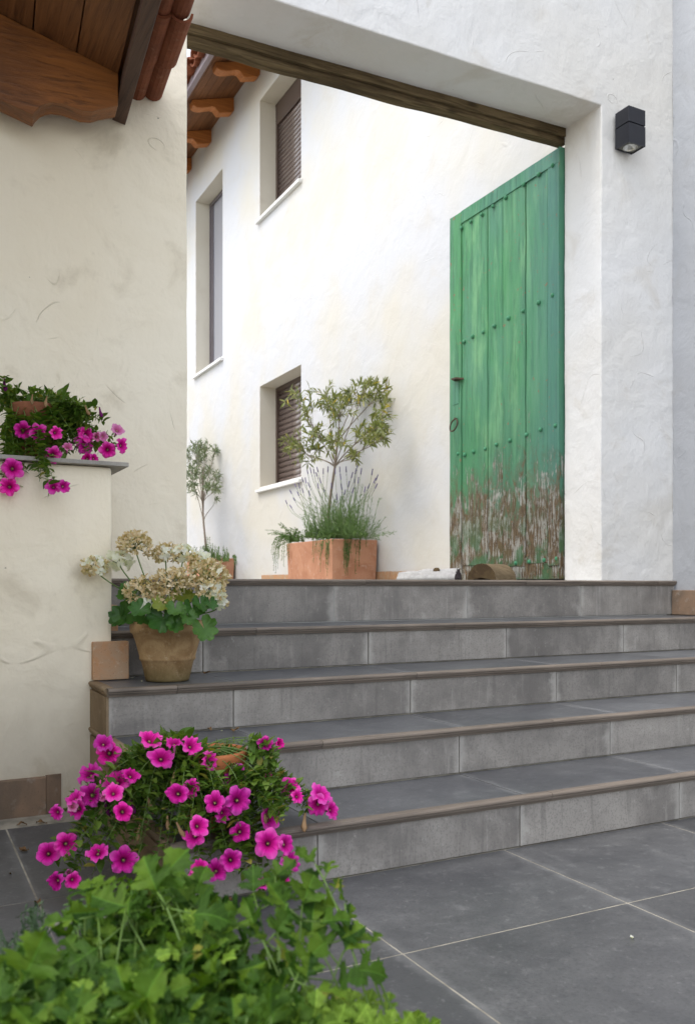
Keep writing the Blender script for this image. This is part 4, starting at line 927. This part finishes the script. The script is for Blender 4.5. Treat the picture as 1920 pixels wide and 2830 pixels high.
# umbels: pixel in the 200,1400 crop, radius, number of florets, share still white, depth offset
UMK = 1.7
UM = [(390, 228, 108, 34, .0, -.03), (140, 365, 82, 20, .4, -.08), (290, 330, 85, 13, .95, -.04), (580, 285, 80, 22, .15, .02), (690, 290, 80, 20, .5, .0), (790, 330, 62, 12, .3, .03), (610, 465, 115, 40, .05, -.12), (430, 510, 105, 28, .05, -.13), (830, 420, 150, 58, .04, -.08), (860, 520, 95, 20, .3, -.12), (565, 560, 60, 10, .2, -.16), (450, 610, 45, 7, .7, -.17), (880, 560, 55, 8, .95, -.13), (920, 600, 34, 5, .6, -.1)]
for x, y, r, n, wh, dd in UM:
    n = int(n * UMK)
    px, py = 200 + x * .444, 1400 + y * .444; d = dG + dd; c = at_d(px, py, d); R_ = r * .444 * d / F * .86
    hub = c - UP * R_ * .35; st = MB(); out = (c - base) * Vector((1, 1, 0))
    p0 = base + rv(.03); st.tube(bez(p0, p0.lerp(hub, .35) + UP * .03, hub - UP * .05 - out * .1, hub, 10), .0024, 6)
    fls = []
    for i in range(n):
        t = math.acos(1 - 1.55 * (i + .5) / n); a = i * 2.39996
        dr = Vector((math.sin(t) * math.cos(a), math.sin(t) * math.sin(a), math.cos(t))); k_ = rnd.uniform(.78, 1.08)
        p = hub + Vector((dr.x, dr.y, dr.z * .9)) * R_ * k_ + UP * R_ * .15
        st.tube([hub, hub.lerp(p, .6) + rv(.002), p], .0007, 4); fls.append((p, dr, rnd.random() < wh))
    hd = st.build('flower_head', m_stem, ger, org=hub)
    for p, dr, isw in fls:
        piece('floret', (fw_me if isw else fd_me)[rnd.randrange(2 if isw else 4)], hd, frame(p, rv() , dr + rv(.5), rnd.uniform(1.15, 1.6)), 'white open floret' if isw else None)

# ------------------------------------------------------------------ planters against the white house
def trough(name, label, y0, y1, x0, x1, z1):
    t = thing('terracotta_planter', label, 'planter', ((x0 + x1) / 2, (y0 + y1) / 2, ZT), 'square terracotta planters')
    b = MB(); i = .028; f = .012
    o_ = [(x0 + f, y0 + f), (x1 - f, y0 + f), (x1 - f, y1 - f), (x0 + f, y1 - f)]; q = [(x0, y0), (x1, y0), (x1, y1), (x0, y1)]; n_ = [(x0 + i, y0 + i), (x1 - i, y0 + i), (x1 - i, y1 - i), (x0 + i, y1 - i)]
    V = [(x, y, ZT + .002) for x, y in o_] + [(x, y, z1) for x, y in q] + [(x, y, z1) for x, y in n_] + [(x, y, z1 - .07) for x, y in n_]
    Fs = [(3, 2, 1, 0)]
    for k in range(4):
        l = (k + 1) % 4; Fs += [(k, l, 4 + l, 4 + k), (4 + k, 4 + l, 8 + l, 8 + k), (8 + k, 8 + l, 12 + l, 12 + k)]
    b.add(V, Fs); o = b.build('pot', m_pot, t, bevel=.006)
    b = MB(); b.box((x0 + i, y0 + i, z1 - .09), (x1 - i, y1 - i, z1 - .045)); b.build('soil', m_soil, t); return t
TY0 = at_x(1043, 1550, XH - .02).y; TX0 = at_y(916, 1550, TY0).x; TY1 = at_x(792, 1550, TX0).y; TZ = at_y(980, 1491, TY0).z
trough('planter', 'long square terracotta planter with the lavender, second from the green door along the wall', TY0, TY1, TX0, XH - .02, TZ)
SY0 = at_x(648, 1560, XH - .02).y; SZ = at_y(630, 1543, SY0).z
trough('planter', 'far terracotta planter under the small olive tree, half hidden by the dried geranium', SY0, SY0 + .9, TX0, XH - .02, SZ)
m_olive = leafmat('olive leaf', [(.13, .16, .050), (.20, .225, .085), (.26, .27, .11), (.15, .18, .05), (.30, .29, .12)], .25, .5, (.04, (.42, .33, .06)))
m_olive2 = leafmat('grey olive leaf', [(.12, .16, .095), (.17, .21, .13), (.22, .25, .16), (.13, .16, .09)], .2, .5)
m_bark = wood('olive bark', (.30, .25, .20), (.22, .18, .14), (.14, .11, .09), 2, 3.0, .9, .1)
ol_src = [leaf_src(.062, .012, .3, .12, 4, lance), leaf_src(.048, .010, .2, .0, 4, lance), leaf_src(.070, .014, .35, .25, 4, lance)]
def olive(name, label, trunk, clumps, mat, lsc, forks, X):
    me = [s.mesh('leaf', mat) for s in ol_src]
    t = thing('olive_tree', label, 'tree', trunk[0], 'young olive trees in planters'); b = MB(); n = len(trunk)
    b.tube(trunk, [.016 - .008 * i / (n - 1) for i in range(n)], 8); b.build('trunk', m_bark, t); br = MB(); lv = []
    for (px, py, rx, ry, cnt) in clumps:
        cnt = int(cnt * 1.5); cx = rnd.uniform(-.22, .18); cen = at_x(px, py, X + cx); f = forks[0] if rnd.random() < .5 else forks[1]
        main = bez(f, f.lerp(cen, .3) + UP * .06, cen - UP * .08, cen, 8); br.tube(main, [.0055 - .0035 * i / 8 for i in range(9)], 5)
        for _ in range(cnt):
            a = rnd.uniform(0, 6.28); q = math.sqrt(rnd.random()); tip = at_x(px + rx * q * math.cos(a), py + ry * q * math.sin(a), X + cx + rnd.uniform(-.14, .14))
            s0 = main[rnd.randrange(4, 9)]; tw = bez(s0, s0.lerp(tip, .4) + UP * .02, tip - (tip - s0) * .25 + UP * .02, tip, 6); br.tube(tw, .0016, 4)
            for j in range(rnd.randrange(15, 22)):
                u = .25 + .75 * rnd.random(); g_ = u * 6; i = min(5, int(g_)); p = tw[i].lerp(tw[i + 1], g_ - i); ax = (tw[i + 1] - tw[i]).normalized()
                dr = ax * rnd.uniform(.3, 1.0) + rv(.75) + UP * .15; lv.append((rnd.randrange(3), frame(p, dr, UP + rv(.7), lsc * rnd.uniform(.75, 1.15))))
    br.build('branches', m_bark, t, kind='stuff'); scatter(t, lv, me, ol_src, mat, limit=290)
XT = XH - .25
tr = [at_x(x, y, XT) for x, y in ((903, 1500), (908, 1412), (916, 1350), (925, 1290), (932, 1225), (938, 1180))]
olive('olive', 'young olive tree with yellow green leaves in the lavender planter, before the lower shutter', tr, [(830, 1110, 52, 45, 9), (905, 1095, 60, 38, 9), (985, 1085, 50, 32, 9), (1045, 1080, 48, 36, 10), (1060, 1140, 36, 50, 9), (1020, 1180, 45, 40, 9), (1055, 1205, 30, 36, 6), (940, 1130, 60, 50, 10), (860, 1195, 50, 40, 8), (795, 1230, 32, 26, 5), (845, 1250, 45, 34, 8), (920, 1215, 55, 45, 8), (985, 1255, 40, 26, 4), (1010, 1060, 26, 14, 3)], m_olive, 1.2, (tr[3], tr[4]), XT)
tr = [at_x(x, y, XT) for x, y in ((571, 1545), (567, 1490), (562, 1440), (560, 1390), (559, 1340), (562, 1290))]
olive('olive', 'slim greyish olive tree in the far planter beside the cream wall edge', tr, [(540, 1250, 30, 30, 9), (565, 1245, 28, 32, 8), (530, 1300, 26, 34, 8), (562, 1300, 30, 32, 7), (593, 1245, 14, 20, 4), (597, 1312, 14, 14, 3), (600, 1345, 18, 18, 5), (535, 1345, 24, 30, 6), (575, 1340, 26, 26, 5), (545, 1225, 24, 14, 4), (596, 1380, 8, 8, 1), (520, 1270, 16, 40, 5)], m_olive2, 1.15, (tr[2], tr[3]), XT)

# lavender
m_lavs = plain('lavender stem', (.17, .22, .10), .7, .2, 0, .25); m_lavh = plain('lavender head', (.17, .15, .25), .85, .1, 0, .35)
m_lavl = leafmat('lavender leaf', [(.085, .16, .045), (.12, .20, .065), (.15, .225, .08)], .22, .6)
needle = leaf_src(.034, .0042, .3, .1, 3, lance); needle2 = leaf_src(.014, .0042, .3, .1, 3, lance)
lav = thing('lavender', 'flowering lavender with thin purple spikes filling the long terracotta planter', 'plant', ((TX0 + XH) / 2, TY0 + .3, TZ - .04))
Tp = [(575, 965), (600, 910), (625, 875), (645, 878), (665, 845), (690, 800), (700, 875), (708, 795), (725, 800), (740, 815), (748, 880), (800, 790), (865, 790), (870, 830), (900, 790), (930, 820), (945, 850), (960, 765), (980, 800), (1040, 805), (1065, 835), (1052, 850), (890, 915), (840, 800), (760, 850), (640, 920), (1000, 900), (665, 905), (600, 990), (700, 920), (780, 900), (820, 880), (912, 870), (935, 905), (965, 850), (1020, 880), (1060, 880), (680, 850), (618, 950), (850, 940), (875, 885), (745, 790), (775, 800), (950, 800)]
for x, y in Tp:
    px, py = 500 + .5073 * x, 900 + .5073 * y; X = XT + rnd.uniform(-.18, .12); tip = at_x(px, py, X)
    bx = at_x(rnd.uniform(880, 985), 1485, XT + rnd.uniform(-.08, .08)); P = bez(bx, bx + UP * .14 + (tip - bx) * .12, tip - UP * .15 + (bx - tip) * .12, tip, 8)
    b = MB(); b.tube(P, .0019, 4); d = (P[8] - P[7]).normalized()
    for j in range(5): b.lathe(tip - d * .01 + d * (.011 * j), [(.003, -.006), (.0068 - .0005 * j, 0), (.0055, .004), (.002, .008)], 6, 1)
    if rnd.random() < .6: b.lathe(tip - d * .04, [(.002, -.004), (.0055, 0), (.002, .005)], 6, 1)
    b.build('flower_spike', [m_lavs, m_lavh], lav, org=bx)
b = MB()
for _ in range(470):
    px, py = rnd.gauss(938, 34), 1488; y1 = 1488 - abs(rnd.gauss(0, 1)) * 50 - 12
    X = XT + rnd.uniform(-.17, .17); p0 = at_x(min(1020, max(850, px)), py, X); tip = at_x(px + rnd.gauss(0, 13) + (px - 938) * .28, y1, X + rnd.uniform(-.1, .1))
    L = (tip - p0).length; b.tube([p0, p0.lerp(tip, .5) + UP * .01, tip], .0014, 3)
    for j in range(int(L / .011)):
        u = rnd.uniform(.15, 1); dr = (tip - p0).normalized() * rnd.uniform(.5, 1.1) + rv(.6); b.inst(needle, frame(p0.lerp(tip, u), dr, rv(), rnd.uniform(.6, 1.15)), 0)
b.build('foliage', m_lavl, lav, kind='stuff')
# trailing rosemary
m_ros = leafmat('rosemary leaf', [(.065, .135, .03), (.10, .175, .045), (.14, .205, .06)], .15, .55)
def trail(root, paths, sc_=1.0):
    b = MB()
    for P in paths:
        P = [Vector(p) for p in P]; Q = bez(P[0], P[1], P[2], P[3], 16); b.tube(Q, .0016, 4); L = sum((Q[i + 1] - Q[i]).length for i in range(16))
        for j in range(int(L / .0042)):
            g_ = rnd.uniform(.3, 16); i = min(15, int(g_)); p = Q[i].lerp(Q[i + 1], g_ - i); ax = (Q[i + 1] - Q[i]).normalized()
            b.inst(needle2, frame(p, ax * rnd.uniform(.1, .8) + rv(.9), rv(), sc_ * rnd.uniform(.8, 1.3) * (1.15 - .4 * g_ / 16)))
    b.build('foliage', m_ros, root, kind='stuff')
def tpaths(ends, over, n_rand, poly, X0, X1, src):
    out = []
    for px, py in ends:
        s0 = at_x(*src(px), X1); k = at_x(px + rnd.uniform(-4, 4), over, X0 - .025); e = at_x(px, py, X0 - .03); out.append((s0, s0 + UP * .08 + (k - s0) * .5, k + UP * .02, e))
    for px, py in sample(poly, n_rand):
        s0 = at_x(*src(px), X1 + rnd.uniform(-.05, .05)); e = at_x(px, py, X1 + rnd.uniform(-.22, .1)); out.append((s0, s0 + UP * .06, s0.lerp(e, .6) + UP * .06 + rv(.02), e))
    return out
def z1p(x, y): return (720 + x * .241, 1380 + y * .241)
ros = thing('trailing_rosemary', 'trailing rosemary spilling over the left corner of the long terracotta planter', 'plant', (TX0 + .1, TY1 - .15, TZ))
ends = [z1p(*p) for p in ((150, 820), (175, 850), (195, 800), (265, 770), (245, 700), (140, 700), (125, 640), (320, 690), (300, 640), (165, 740), (210, 680))]
poly = [z1p(*p) for p in ((20, 340), (130, 300), (230, 240), (310, 270), (390, 240), (500, 330), (520, 480), (380, 510), (250, 560), (110, 640), (90, 420))]
P = []
for px, py in ends: s0 = at_x(*z1p(350, 500), TX0 + .06); e = at_x(px, py, TX0 - .02); k = at_x(px, min(py - 8, 1490), TX0 - .03); P.append((s0, s0 + UP * .10 + (k - s0) * .4, k + UP * .05, e))
for px, py in sample(poly, 34): s0 = at_x(*z1p(rnd.uniform(330, 500), 490), TX0 + rnd.uniform(.05, .15)); e = at_x(px, py, TX0 + rnd.uniform(-.08, .14)); P.append((s0, s0 + UP * .05, s0.lerp(e, .6) + UP * .05 + rv(.02), e))
trail(ros, P, 1.25)
ros2 = thing('trailing_rosemary', 'trailing rosemary hanging in strands over the front edge of the lavender planter', 'plant', (TX0 + .2, TY0 + .08, TZ))
P = []
def strands(lst, plane):
    for x, y in lst:
        px, py = z1p(x, y); e = plane(px, py); k = plane(px + rnd.uniform(-3, 3), 1488); s0 = plane(px + rnd.uniform(-12, 12), 1480) + Vector((.1, .1, 0)); P.append((s0, s0 + UP * .05, k + UP * .04, e + rv(.004)))
strands([(960, 800), (975, 880), (985, 840), (1000, 760), (955, 730), (1020, 700), (970, 650), (1000, 650), (985, 780), (1010, 740), (965, 700), (995, 870), (1085, 860), (1130, 770), (1130, 620), (1140, 560), (1080, 560), (1210, 540), (950, 600), (1030, 620), (1140, 480), (820, 520)], lambda a, c: at_y(a, c, TY0 - .025))
strands([(610, 730), (690, 830), (760, 880), (770, 760), (750, 700), (680, 700), (640, 620), (780, 640), (600, 640), (745, 800), (700, 620), (720, 560), (660, 640), (760, 620), (740, 660)], lambda a, c: at_x(a, c, TX0 - .025))
for px, py in sample([z1p(*p) for p in ((500, 330), (560, 260), (700, 300), (900, 330), (1180, 380), (1220, 450), (1150, 470), (900, 465), (760, 470), (560, 520))], 60): s0 = at_x(px, 1487, TX0 + rnd.uniform(.04, .3)); e = at_x(px, py, TX0 + rnd.uniform(-.04, .3)); P.append((s0, s0 + UP * .03, s0.lerp(e, .6) + UP * .03 + rv(.03), e))
k = at_x(*z1p(1380, 470), XH - .06); s0 = at_x(*z1p(1200, 460), XH - .1); P.append((s0, s0 + UP * .03, k - RT * .05 + UP * .02, k))
trail(ros2, P, 1.2)
ros3 = thing('trailing_rosemary', 'low rosemary under the slim olive tree in the far planter', 'plant', (TX0 + .2, SY0 + .3, SZ))
P = []
for px, py in sample([(535, 1520), (545, 1510), (580, 1500), (600, 1505), (640, 1525), (655, 1535), (645, 1545), (540, 1548)], 70): s0 = at_x(px + rnd.uniform(-6, 6), 1550, XT + rnd.uniform(-.18, .15)); e = at_x(px, py, XT + rnd.uniform(-.2, .15)); P.append((s0, s0.lerp(e, .3), s0.lerp(e, .7) + rv(.01), e))
for x, y in ((345, 1570), (380, 1570), (430, 1670), (470, 1680), (600, 1700), (640, 1740), (150, 1710), (245, 1720)): px, py = 510 + x * .181, 1200 + y * .181; s0 = at_x(px - 3, 1548, XT - .05); e = at_x(px, py, XT - .08); P.append((s0, s0 + UP * .05, e - UP * .04 + rv(.01), e))
for px, py in ((650, 1575), (653, 1560), (598, 1570)): s0 = at_x(px - 6, 1538, XT); e = at_y(px, py, SY0 - .03); P.append((s0, s0 + UP * .03, e + UP * .08, e))
trail(ros3, P, 1.3)

# ------------------------------------------------------------------ foreground herbs in a trough by the viewer
HX0, HX1, HY0, HY1, HZ1 = -.22, .74, .55, 1.0, .19
hp = thing('herb_trough', 'low terracotta trough under the parsley at the bottom of the picture', 'planter', ((HX0 + HX1) / 2, (HY0 + HY1) / 2, 0))
b = MB(); b.box((HX0, HY0, .0), (HX1, HY0 + .03, HZ1)); b.box((HX0, HY1 - .03, 0), (HX1, HY1, HZ1)); b.box((HX0, HY0 + .0301, 0), (HX0 + .03, HY1 - .0301, HZ1)); b.box((HX1 - .03, HY0 + .0301, 0), (HX1, HY1 - .0301, HZ1)); b.build('trough', m_potd, hp, bevel=.004)
b = MB(); b.box((HX0 + .031, HY0 + .031, .01), (HX1 - .031, HY1 - .031, HZ1 - .03)); b.build('soil', m_soil, hp)
m_par = leafmat('parsley leaf', [(.016, .048, .004), (.036, .086, .006), (.095, .165, .012), (.024, .062, .005), (.055, .112, .008)], .30, .6, (.012, (.20, .20, .03)), .15, .011)
m_parl = leafmat('light parsley leaf', [(.12, .21, .022), (.16, .25, .032), (.10, .185, .022)], .34, .6, None, .15, .011)
m_pst = plain('parsley stem', (.075, .135, .02), .5, .35, 0, .2)
half = [(0, 0, 0), (.010, .04, .04), (.05, .10, .09), (.14, .165, .15), (.26, .20, .20), (.35, .215, .23), (.335, .28, .26), (.46, .315, .29), (.415, .375, .31), (.47, .445, .335), (.355, .455, .355), (.25, .435, .375), (.15, .40, .40), (.115, .425, .43), (.16, .51, .50), (.245, .575, .56), (.225, .64, .61), (.335, .685, .66), (.27, .745, .71), (.285, .82, .77), (.18, .825, .82), (.14, .90, .87), (.06, .91, .92), (0, 1.0, 1.0)]
def parsley_src(seed):
    q = random.Random(seed); b = MB(); L = .055; cur = q.uniform(-.5, .9); fl_ = q.uniform(-.15, .5); tw = q.uniform(-.5, .5)
    for sgn in (1, -1):
        o = len(b.v); n = len(half)
        for (x, y, ym) in half:
            x *= 1 + q.uniform(-.08, .08)
            for t in (0, .5, 1):
                X, Y = x * t * sgn, ym + (y - ym) * t
                z = -cur * (Y - .35) ** 2 + fl_ * abs(X) + tw * X * Y + (.05 * math.sin(abs(X) * 14 + seed) + .035 * math.sin(Y * 19 + seed * 2)) * t - .25 * cur * X * X
                b.v.append((X * L * 1.15, Y * L, z * L))
        for i in range(n - 1):
            for t in (0, 1):
                f = (o + i * 3 + t, o + i * 3 + t + 1, o + i * 3 + t + 4, o + i * 3 + t + 3); b.f.append(f if sgn > 0 else f[::-1]); b.mi.append(0); b.sm.append(True)
    return b
pr_src = [parsley_src(i) for i in range(6)]; pr_me = [s.mesh('leaf', m_par) for s in pr_src]; prl_me = [s.mesh('leaf', m_parl) for s in pr_src]
par = thing('parsley', 'bushy green flat leaf parsley in the foreground at the bottom of the picture', 'plant', (.3, .9, HZ1))
cel = thing('parsley', 'yellowish green young parsley at the lower right end of the foreground herbs', 'plant', (.75, .95, HZ1))
def herb(root, tips, me, scl, limit, mat):
    st, lv = MB(), []
    for (px, py, d, s) in tips:
        py += 38; s *= .86
        tip = at_d(px, py, d); bx = Vector((min(HX1 - .08, max(HX0 + .06, tip.x + rnd.uniform(-.12, .06))), min(HY1 - .07, max(HY0 + .07, tip.y + rnd.uniform(-.12, .02))), HZ1 - .03))
        h = (tip - bx); Q = bez(bx, bx + UP * h.z * .5, tip - Vector((h.x, h.y, .25 * abs(h.z))) * .35, tip, 8); st.tube(Q, [.0020 - .0008 * i / 8 for i in range(9)], 5)
        dr = (Q[8] - Q[6]).normalized(); v = (EYE - tip).normalized(); nrm = (UP * .7 + v * rnd.uniform(.1, .9) + rv(.7))
        ax = (dr * .6 + RT * rnd.uniform(-.7, .7) + rv(.35) + UP * .1)
        lv.append((rnd.randrange(6), frame(tip, ax, nrm, s * scl)))
        side = ax.normalized().cross(nrm).normalized()
        for sg in (-1, 1):
            c = Q[7] + rv(.003); e = c + (side * sg + ax.normalized() * .35).normalized() * rnd.uniform(.018, .032) * s; st.tube([c, e], .0012, 4)
            lv.append((rnd.randrange(6), frame(e, side * sg + ax.normalized() * .55, nrm + rv(.3), s * scl * rnd.uniform(.7, .95))))
        if rnd.random() < .6:
            c = Q[5]; e = c + (side * rnd.choice((-1, 1)) + rv(.4)) * .04 * s; st.tube([c, e], .0012, 4); lv.append((rnd.randrange(6), frame(e, e - c + UP * .02, nrm + rv(.4), s * scl * rnd.uniform(.6, .85))))
    st.build('stems', m_pst, root, kind='stuff'); scatter(root, lv, me, pr_src, mat, limit=limit)
tips = []
top = [(240, 2450), (270, 2420), (330, 2440), (430, 2400), (470, 2425), (520, 2430), (570, 2520), (620, 2630), (700, 2700), (800, 2720), (840, 2740), (830, 2830), (0, 2830), (0, 2640), (60, 2640), (150, 2640), (220, 2570)]
for px, py in sample(top, 265):
    f = (py - 2400) / 430; tips.append((px, py, 1.36 - .38 * f + rnd.uniform(-.08, .08), rnd.uniform(.66, 1.05)))
tips += [(265, 2440, 1.2, 1.15), (300, 2425, 1.22, 1.1), (435, 2420, 1.16, 1.35), (350, 2470, 1.15, 1.2), (480, 2440, 1.18, 1.0), (535, 2440, 1.2, 1.0), (60, 2680, .98, 1.35), (140, 2665, 1.0, 1.2), (700, 2430, 1.22, .95), (760, 2385, 1.26, .9), (770, 2430, 1.25, 1.0), (870, 2350, 1.27, .8), (880, 2395, 1.27, .7), (835, 2465, 1.2, 1.15), (930, 2470, 1.22, .9), (705, 2530, 1.15, 1.0), (770, 2550, 1.15, .9), (860, 2550, 1.18, 1.15), (950, 2590, 1.16, 1.1), (640, 2560, 1.15, .9), (310, 2740, .95, 1.3), (400, 2780, .93, 1.3), (830, 2640, 1.08, 1.0), (855, 2680, 1.08, .9)]
herb(par, tips, pr_me, 1.0, 285, m_par)
tips = []
for px, py in sample([(700, 2790), (800, 2730), (900, 2730), (980, 2755), (1060, 2770), (1090, 2830), (700, 2830)], 34): tips.append((px, py, 1.10 + rnd.uniform(-.1, .08), rnd.uniform(.55, .8)))
tips += [(975, 2745, 1.12, .6), (1150, 2805, 1.16, .55), (1180, 2815, 1.16, .5), (1080, 2790, 1.14, .5), (565, 2545, 1.12, .9), (590, 2600, 1.12, .9), (310, 2760, .96, 1.1)]
herb(cel, tips, prl_me, 1.0, 200, m_parl)
# small round leaved mint and dark thyme at the left
m_mint = leafmat('mint leaf', [(.07, .155, .035), (.10, .20, .05), (.085, .175, .045)], .3, .45)
mint = thing('mint', 'small leaved light green mint among the parsley below the petunia', 'plant', (.08, 1.0, HZ1)); st, lv = MB(), []
ms = [leaf_src(.020, .013, .2, .15, 5, ovate), leaf_src(.015, .010, .25, .1, 5, ovate)]; mm = [s.mesh('leaf', m_mint) for s in ms]
for px, py in sample([(170, 2540), (210, 2480), (260, 2490), (300, 2560), (250, 2620), (180, 2600)], 26):
    tip = at_d(px, py, 1.30 + rnd.uniform(-.06, .06)); bx = Vector((max(HX0 + .06, tip.x), min(HY1 - .06, tip.y - .05), HZ1 - .03)); Q = bez(bx, bx + UP * .08, tip - UP * .08, tip, 8); st.tube(Q, .0015, 4)
    for j in range(7):
        for sg in (0, math.pi): a = j * 1.57 + sg; p = Q[8].lerp(Q[4], j / 7); lv.append((rnd.randrange(2), frame(p, Vector((math.cos(a), math.sin(a), .35)), UP, rnd.uniform(.8, 1.2) * (.8 + .06 * j))))
st.build('stems', m_pst, mint, kind='stuff'); scatter(mint, lv, mm, ms, m_mint, limit=280)
m_thy = leafmat('dark thyme leaf', [(.025, .055, .022), (.04, .075, .03), (.055, .095, .04)], .15, .6)
thy = thing('thyme', 'fine leaved dark thyme sprigs at the left edge behind the parsley', 'plant', (-.1, 1.05, HZ1)); b = MB()
for px, py in sample([(0, 2570), (40, 2540), (80, 2490), (125, 2510), (130, 2600), (110, 2660), (0, 2700)], 46):
    tip = at_d(px, py, 1.28 + rnd.uniform(-.06, .06)); bx = Vector((max(HX0 + .05, tip.x + rnd.uniform(-.03, .06)), min(HY1 - .05, tip.y - .05), HZ1 - .03)); Q = bez(bx, bx + UP * .08, tip - UP * .06 + rv(.02), tip, 10); b.tube(Q, .0011, 3)
    for j in range(46): g_ = rnd.uniform(3, 10); i = min(9, int(g_)); b.inst(needle2, frame(Q[i].lerp(Q[i + 1], g_ - i), rv() + UP * .4, rv(), rnd.uniform(.45, .8)))
b.build('foliage', m_thy, thy, kind='stuff')

# ------------------------------------------------------------------ fallen petals and leaves
m_lit = leafmat('dry leaf', [(.20, .11, .05), (.30, .19, .09), (.13, .07, .035), (.38, .27, .15)], .1, .9)
def litter(seed, L, wd):
    q = random.Random(seed); b = leaf_src(L, wd, .6, -.2, 6, ovate, .25); b.v = [(x, y, z + .25 * L * math.sin(y / L * 4 + seed) * .6 + .004 + q.uniform(0, .002)) for x, y, z in b.v]
    lo_ = min(v[2] for v in b.v); b.v = [(x, y, z - lo_ + .0005) for x, y, z in b.v]; return b
lit = [litter(i, .034, .016).mesh('fallen_leaf', m_lit) for i in range(4)]; litw = litter(9, .022, .008).mesh('fallen_petal', m_white_p)
LT = [(75, 2283, .03, 'dry curled brown leaf on the floor close to the plinth of the low wall'), (100, 2280, .03, 'dark curled leaf touching the pale joint near the plinth'), (52, 2352, .025, 'small dark crumpled leaf on the left floor tile above the pale joint'), (35, 2415, .015, 'flat brown leaf at the left edge, lowest of those on the floor'), (98, 2500, .01, 'pale brown leaf on the floor just above the thyme'), (632, 2499, .0, 'single brown leaf on the floor at the foot of the first riser'), (580, 1862, ZS[2], 'dry petal curl right beside the mossy clay pot'), (605, 1850, ZS[2], 'dry curled leaf on the third step against the riser'), (625, 1852, ZS[2], 'dry twiggy leaf on the third step right of the clay pot'), (575, 2018, ZS[1], 'dry leaf crumbs on the second step under the riser, left one'), (660, 2020, ZS[1], 'dry leaf on the second step at the tile joint')]
for i, (px, py, z, lb_) in enumerate(LT):
    p = at_z(px, py, z + .001); o = bpy.data.objects.new('fallen_leaf', lit[i % 4]); COL.objects.link(o)
    o.matrix_basis = Matrix.Translation(p) @ Matrix.Rotation(rnd.uniform(0, 6), 4, 'Z') @ Matrix.Scale(rnd.uniform(.8, 1.2), 4); tag(o, lb_, 'leaf', 'fallen dry leaves')
LP = [(310, 1877, ZS[2], 'small white petal at the mitred corner of the third step'), (360, 1875, ZS[2], 'white petal beside the brick block on the third step'), (392, 1884, ZS[2], 'white petal just left of the clay pot foot'), (100, 2360, .025, 'white curled petal on the floor by the leftmost petunia flowers'), (612, 2021, ZS[1], 'white petal flake on the second step, behind the orange pot'), (1743, 2590, 0, 'tiny white petal alone on the floor tile at right')]
for px, py, z, lb_ in LP:
    p = at_z(px, py, z + .001); o = bpy.data.objects.new('fallen_petal', litw); COL.objects.link(o); o.matrix_basis = Matrix.Translation(p) @ Matrix.Rotation(rnd.uniform(0, 6), 4, 'Z') @ Matrix.Scale(rnd.uniform(.7, 1.0), 4); tag(o, lb_, 'petal', 'fallen white petals')
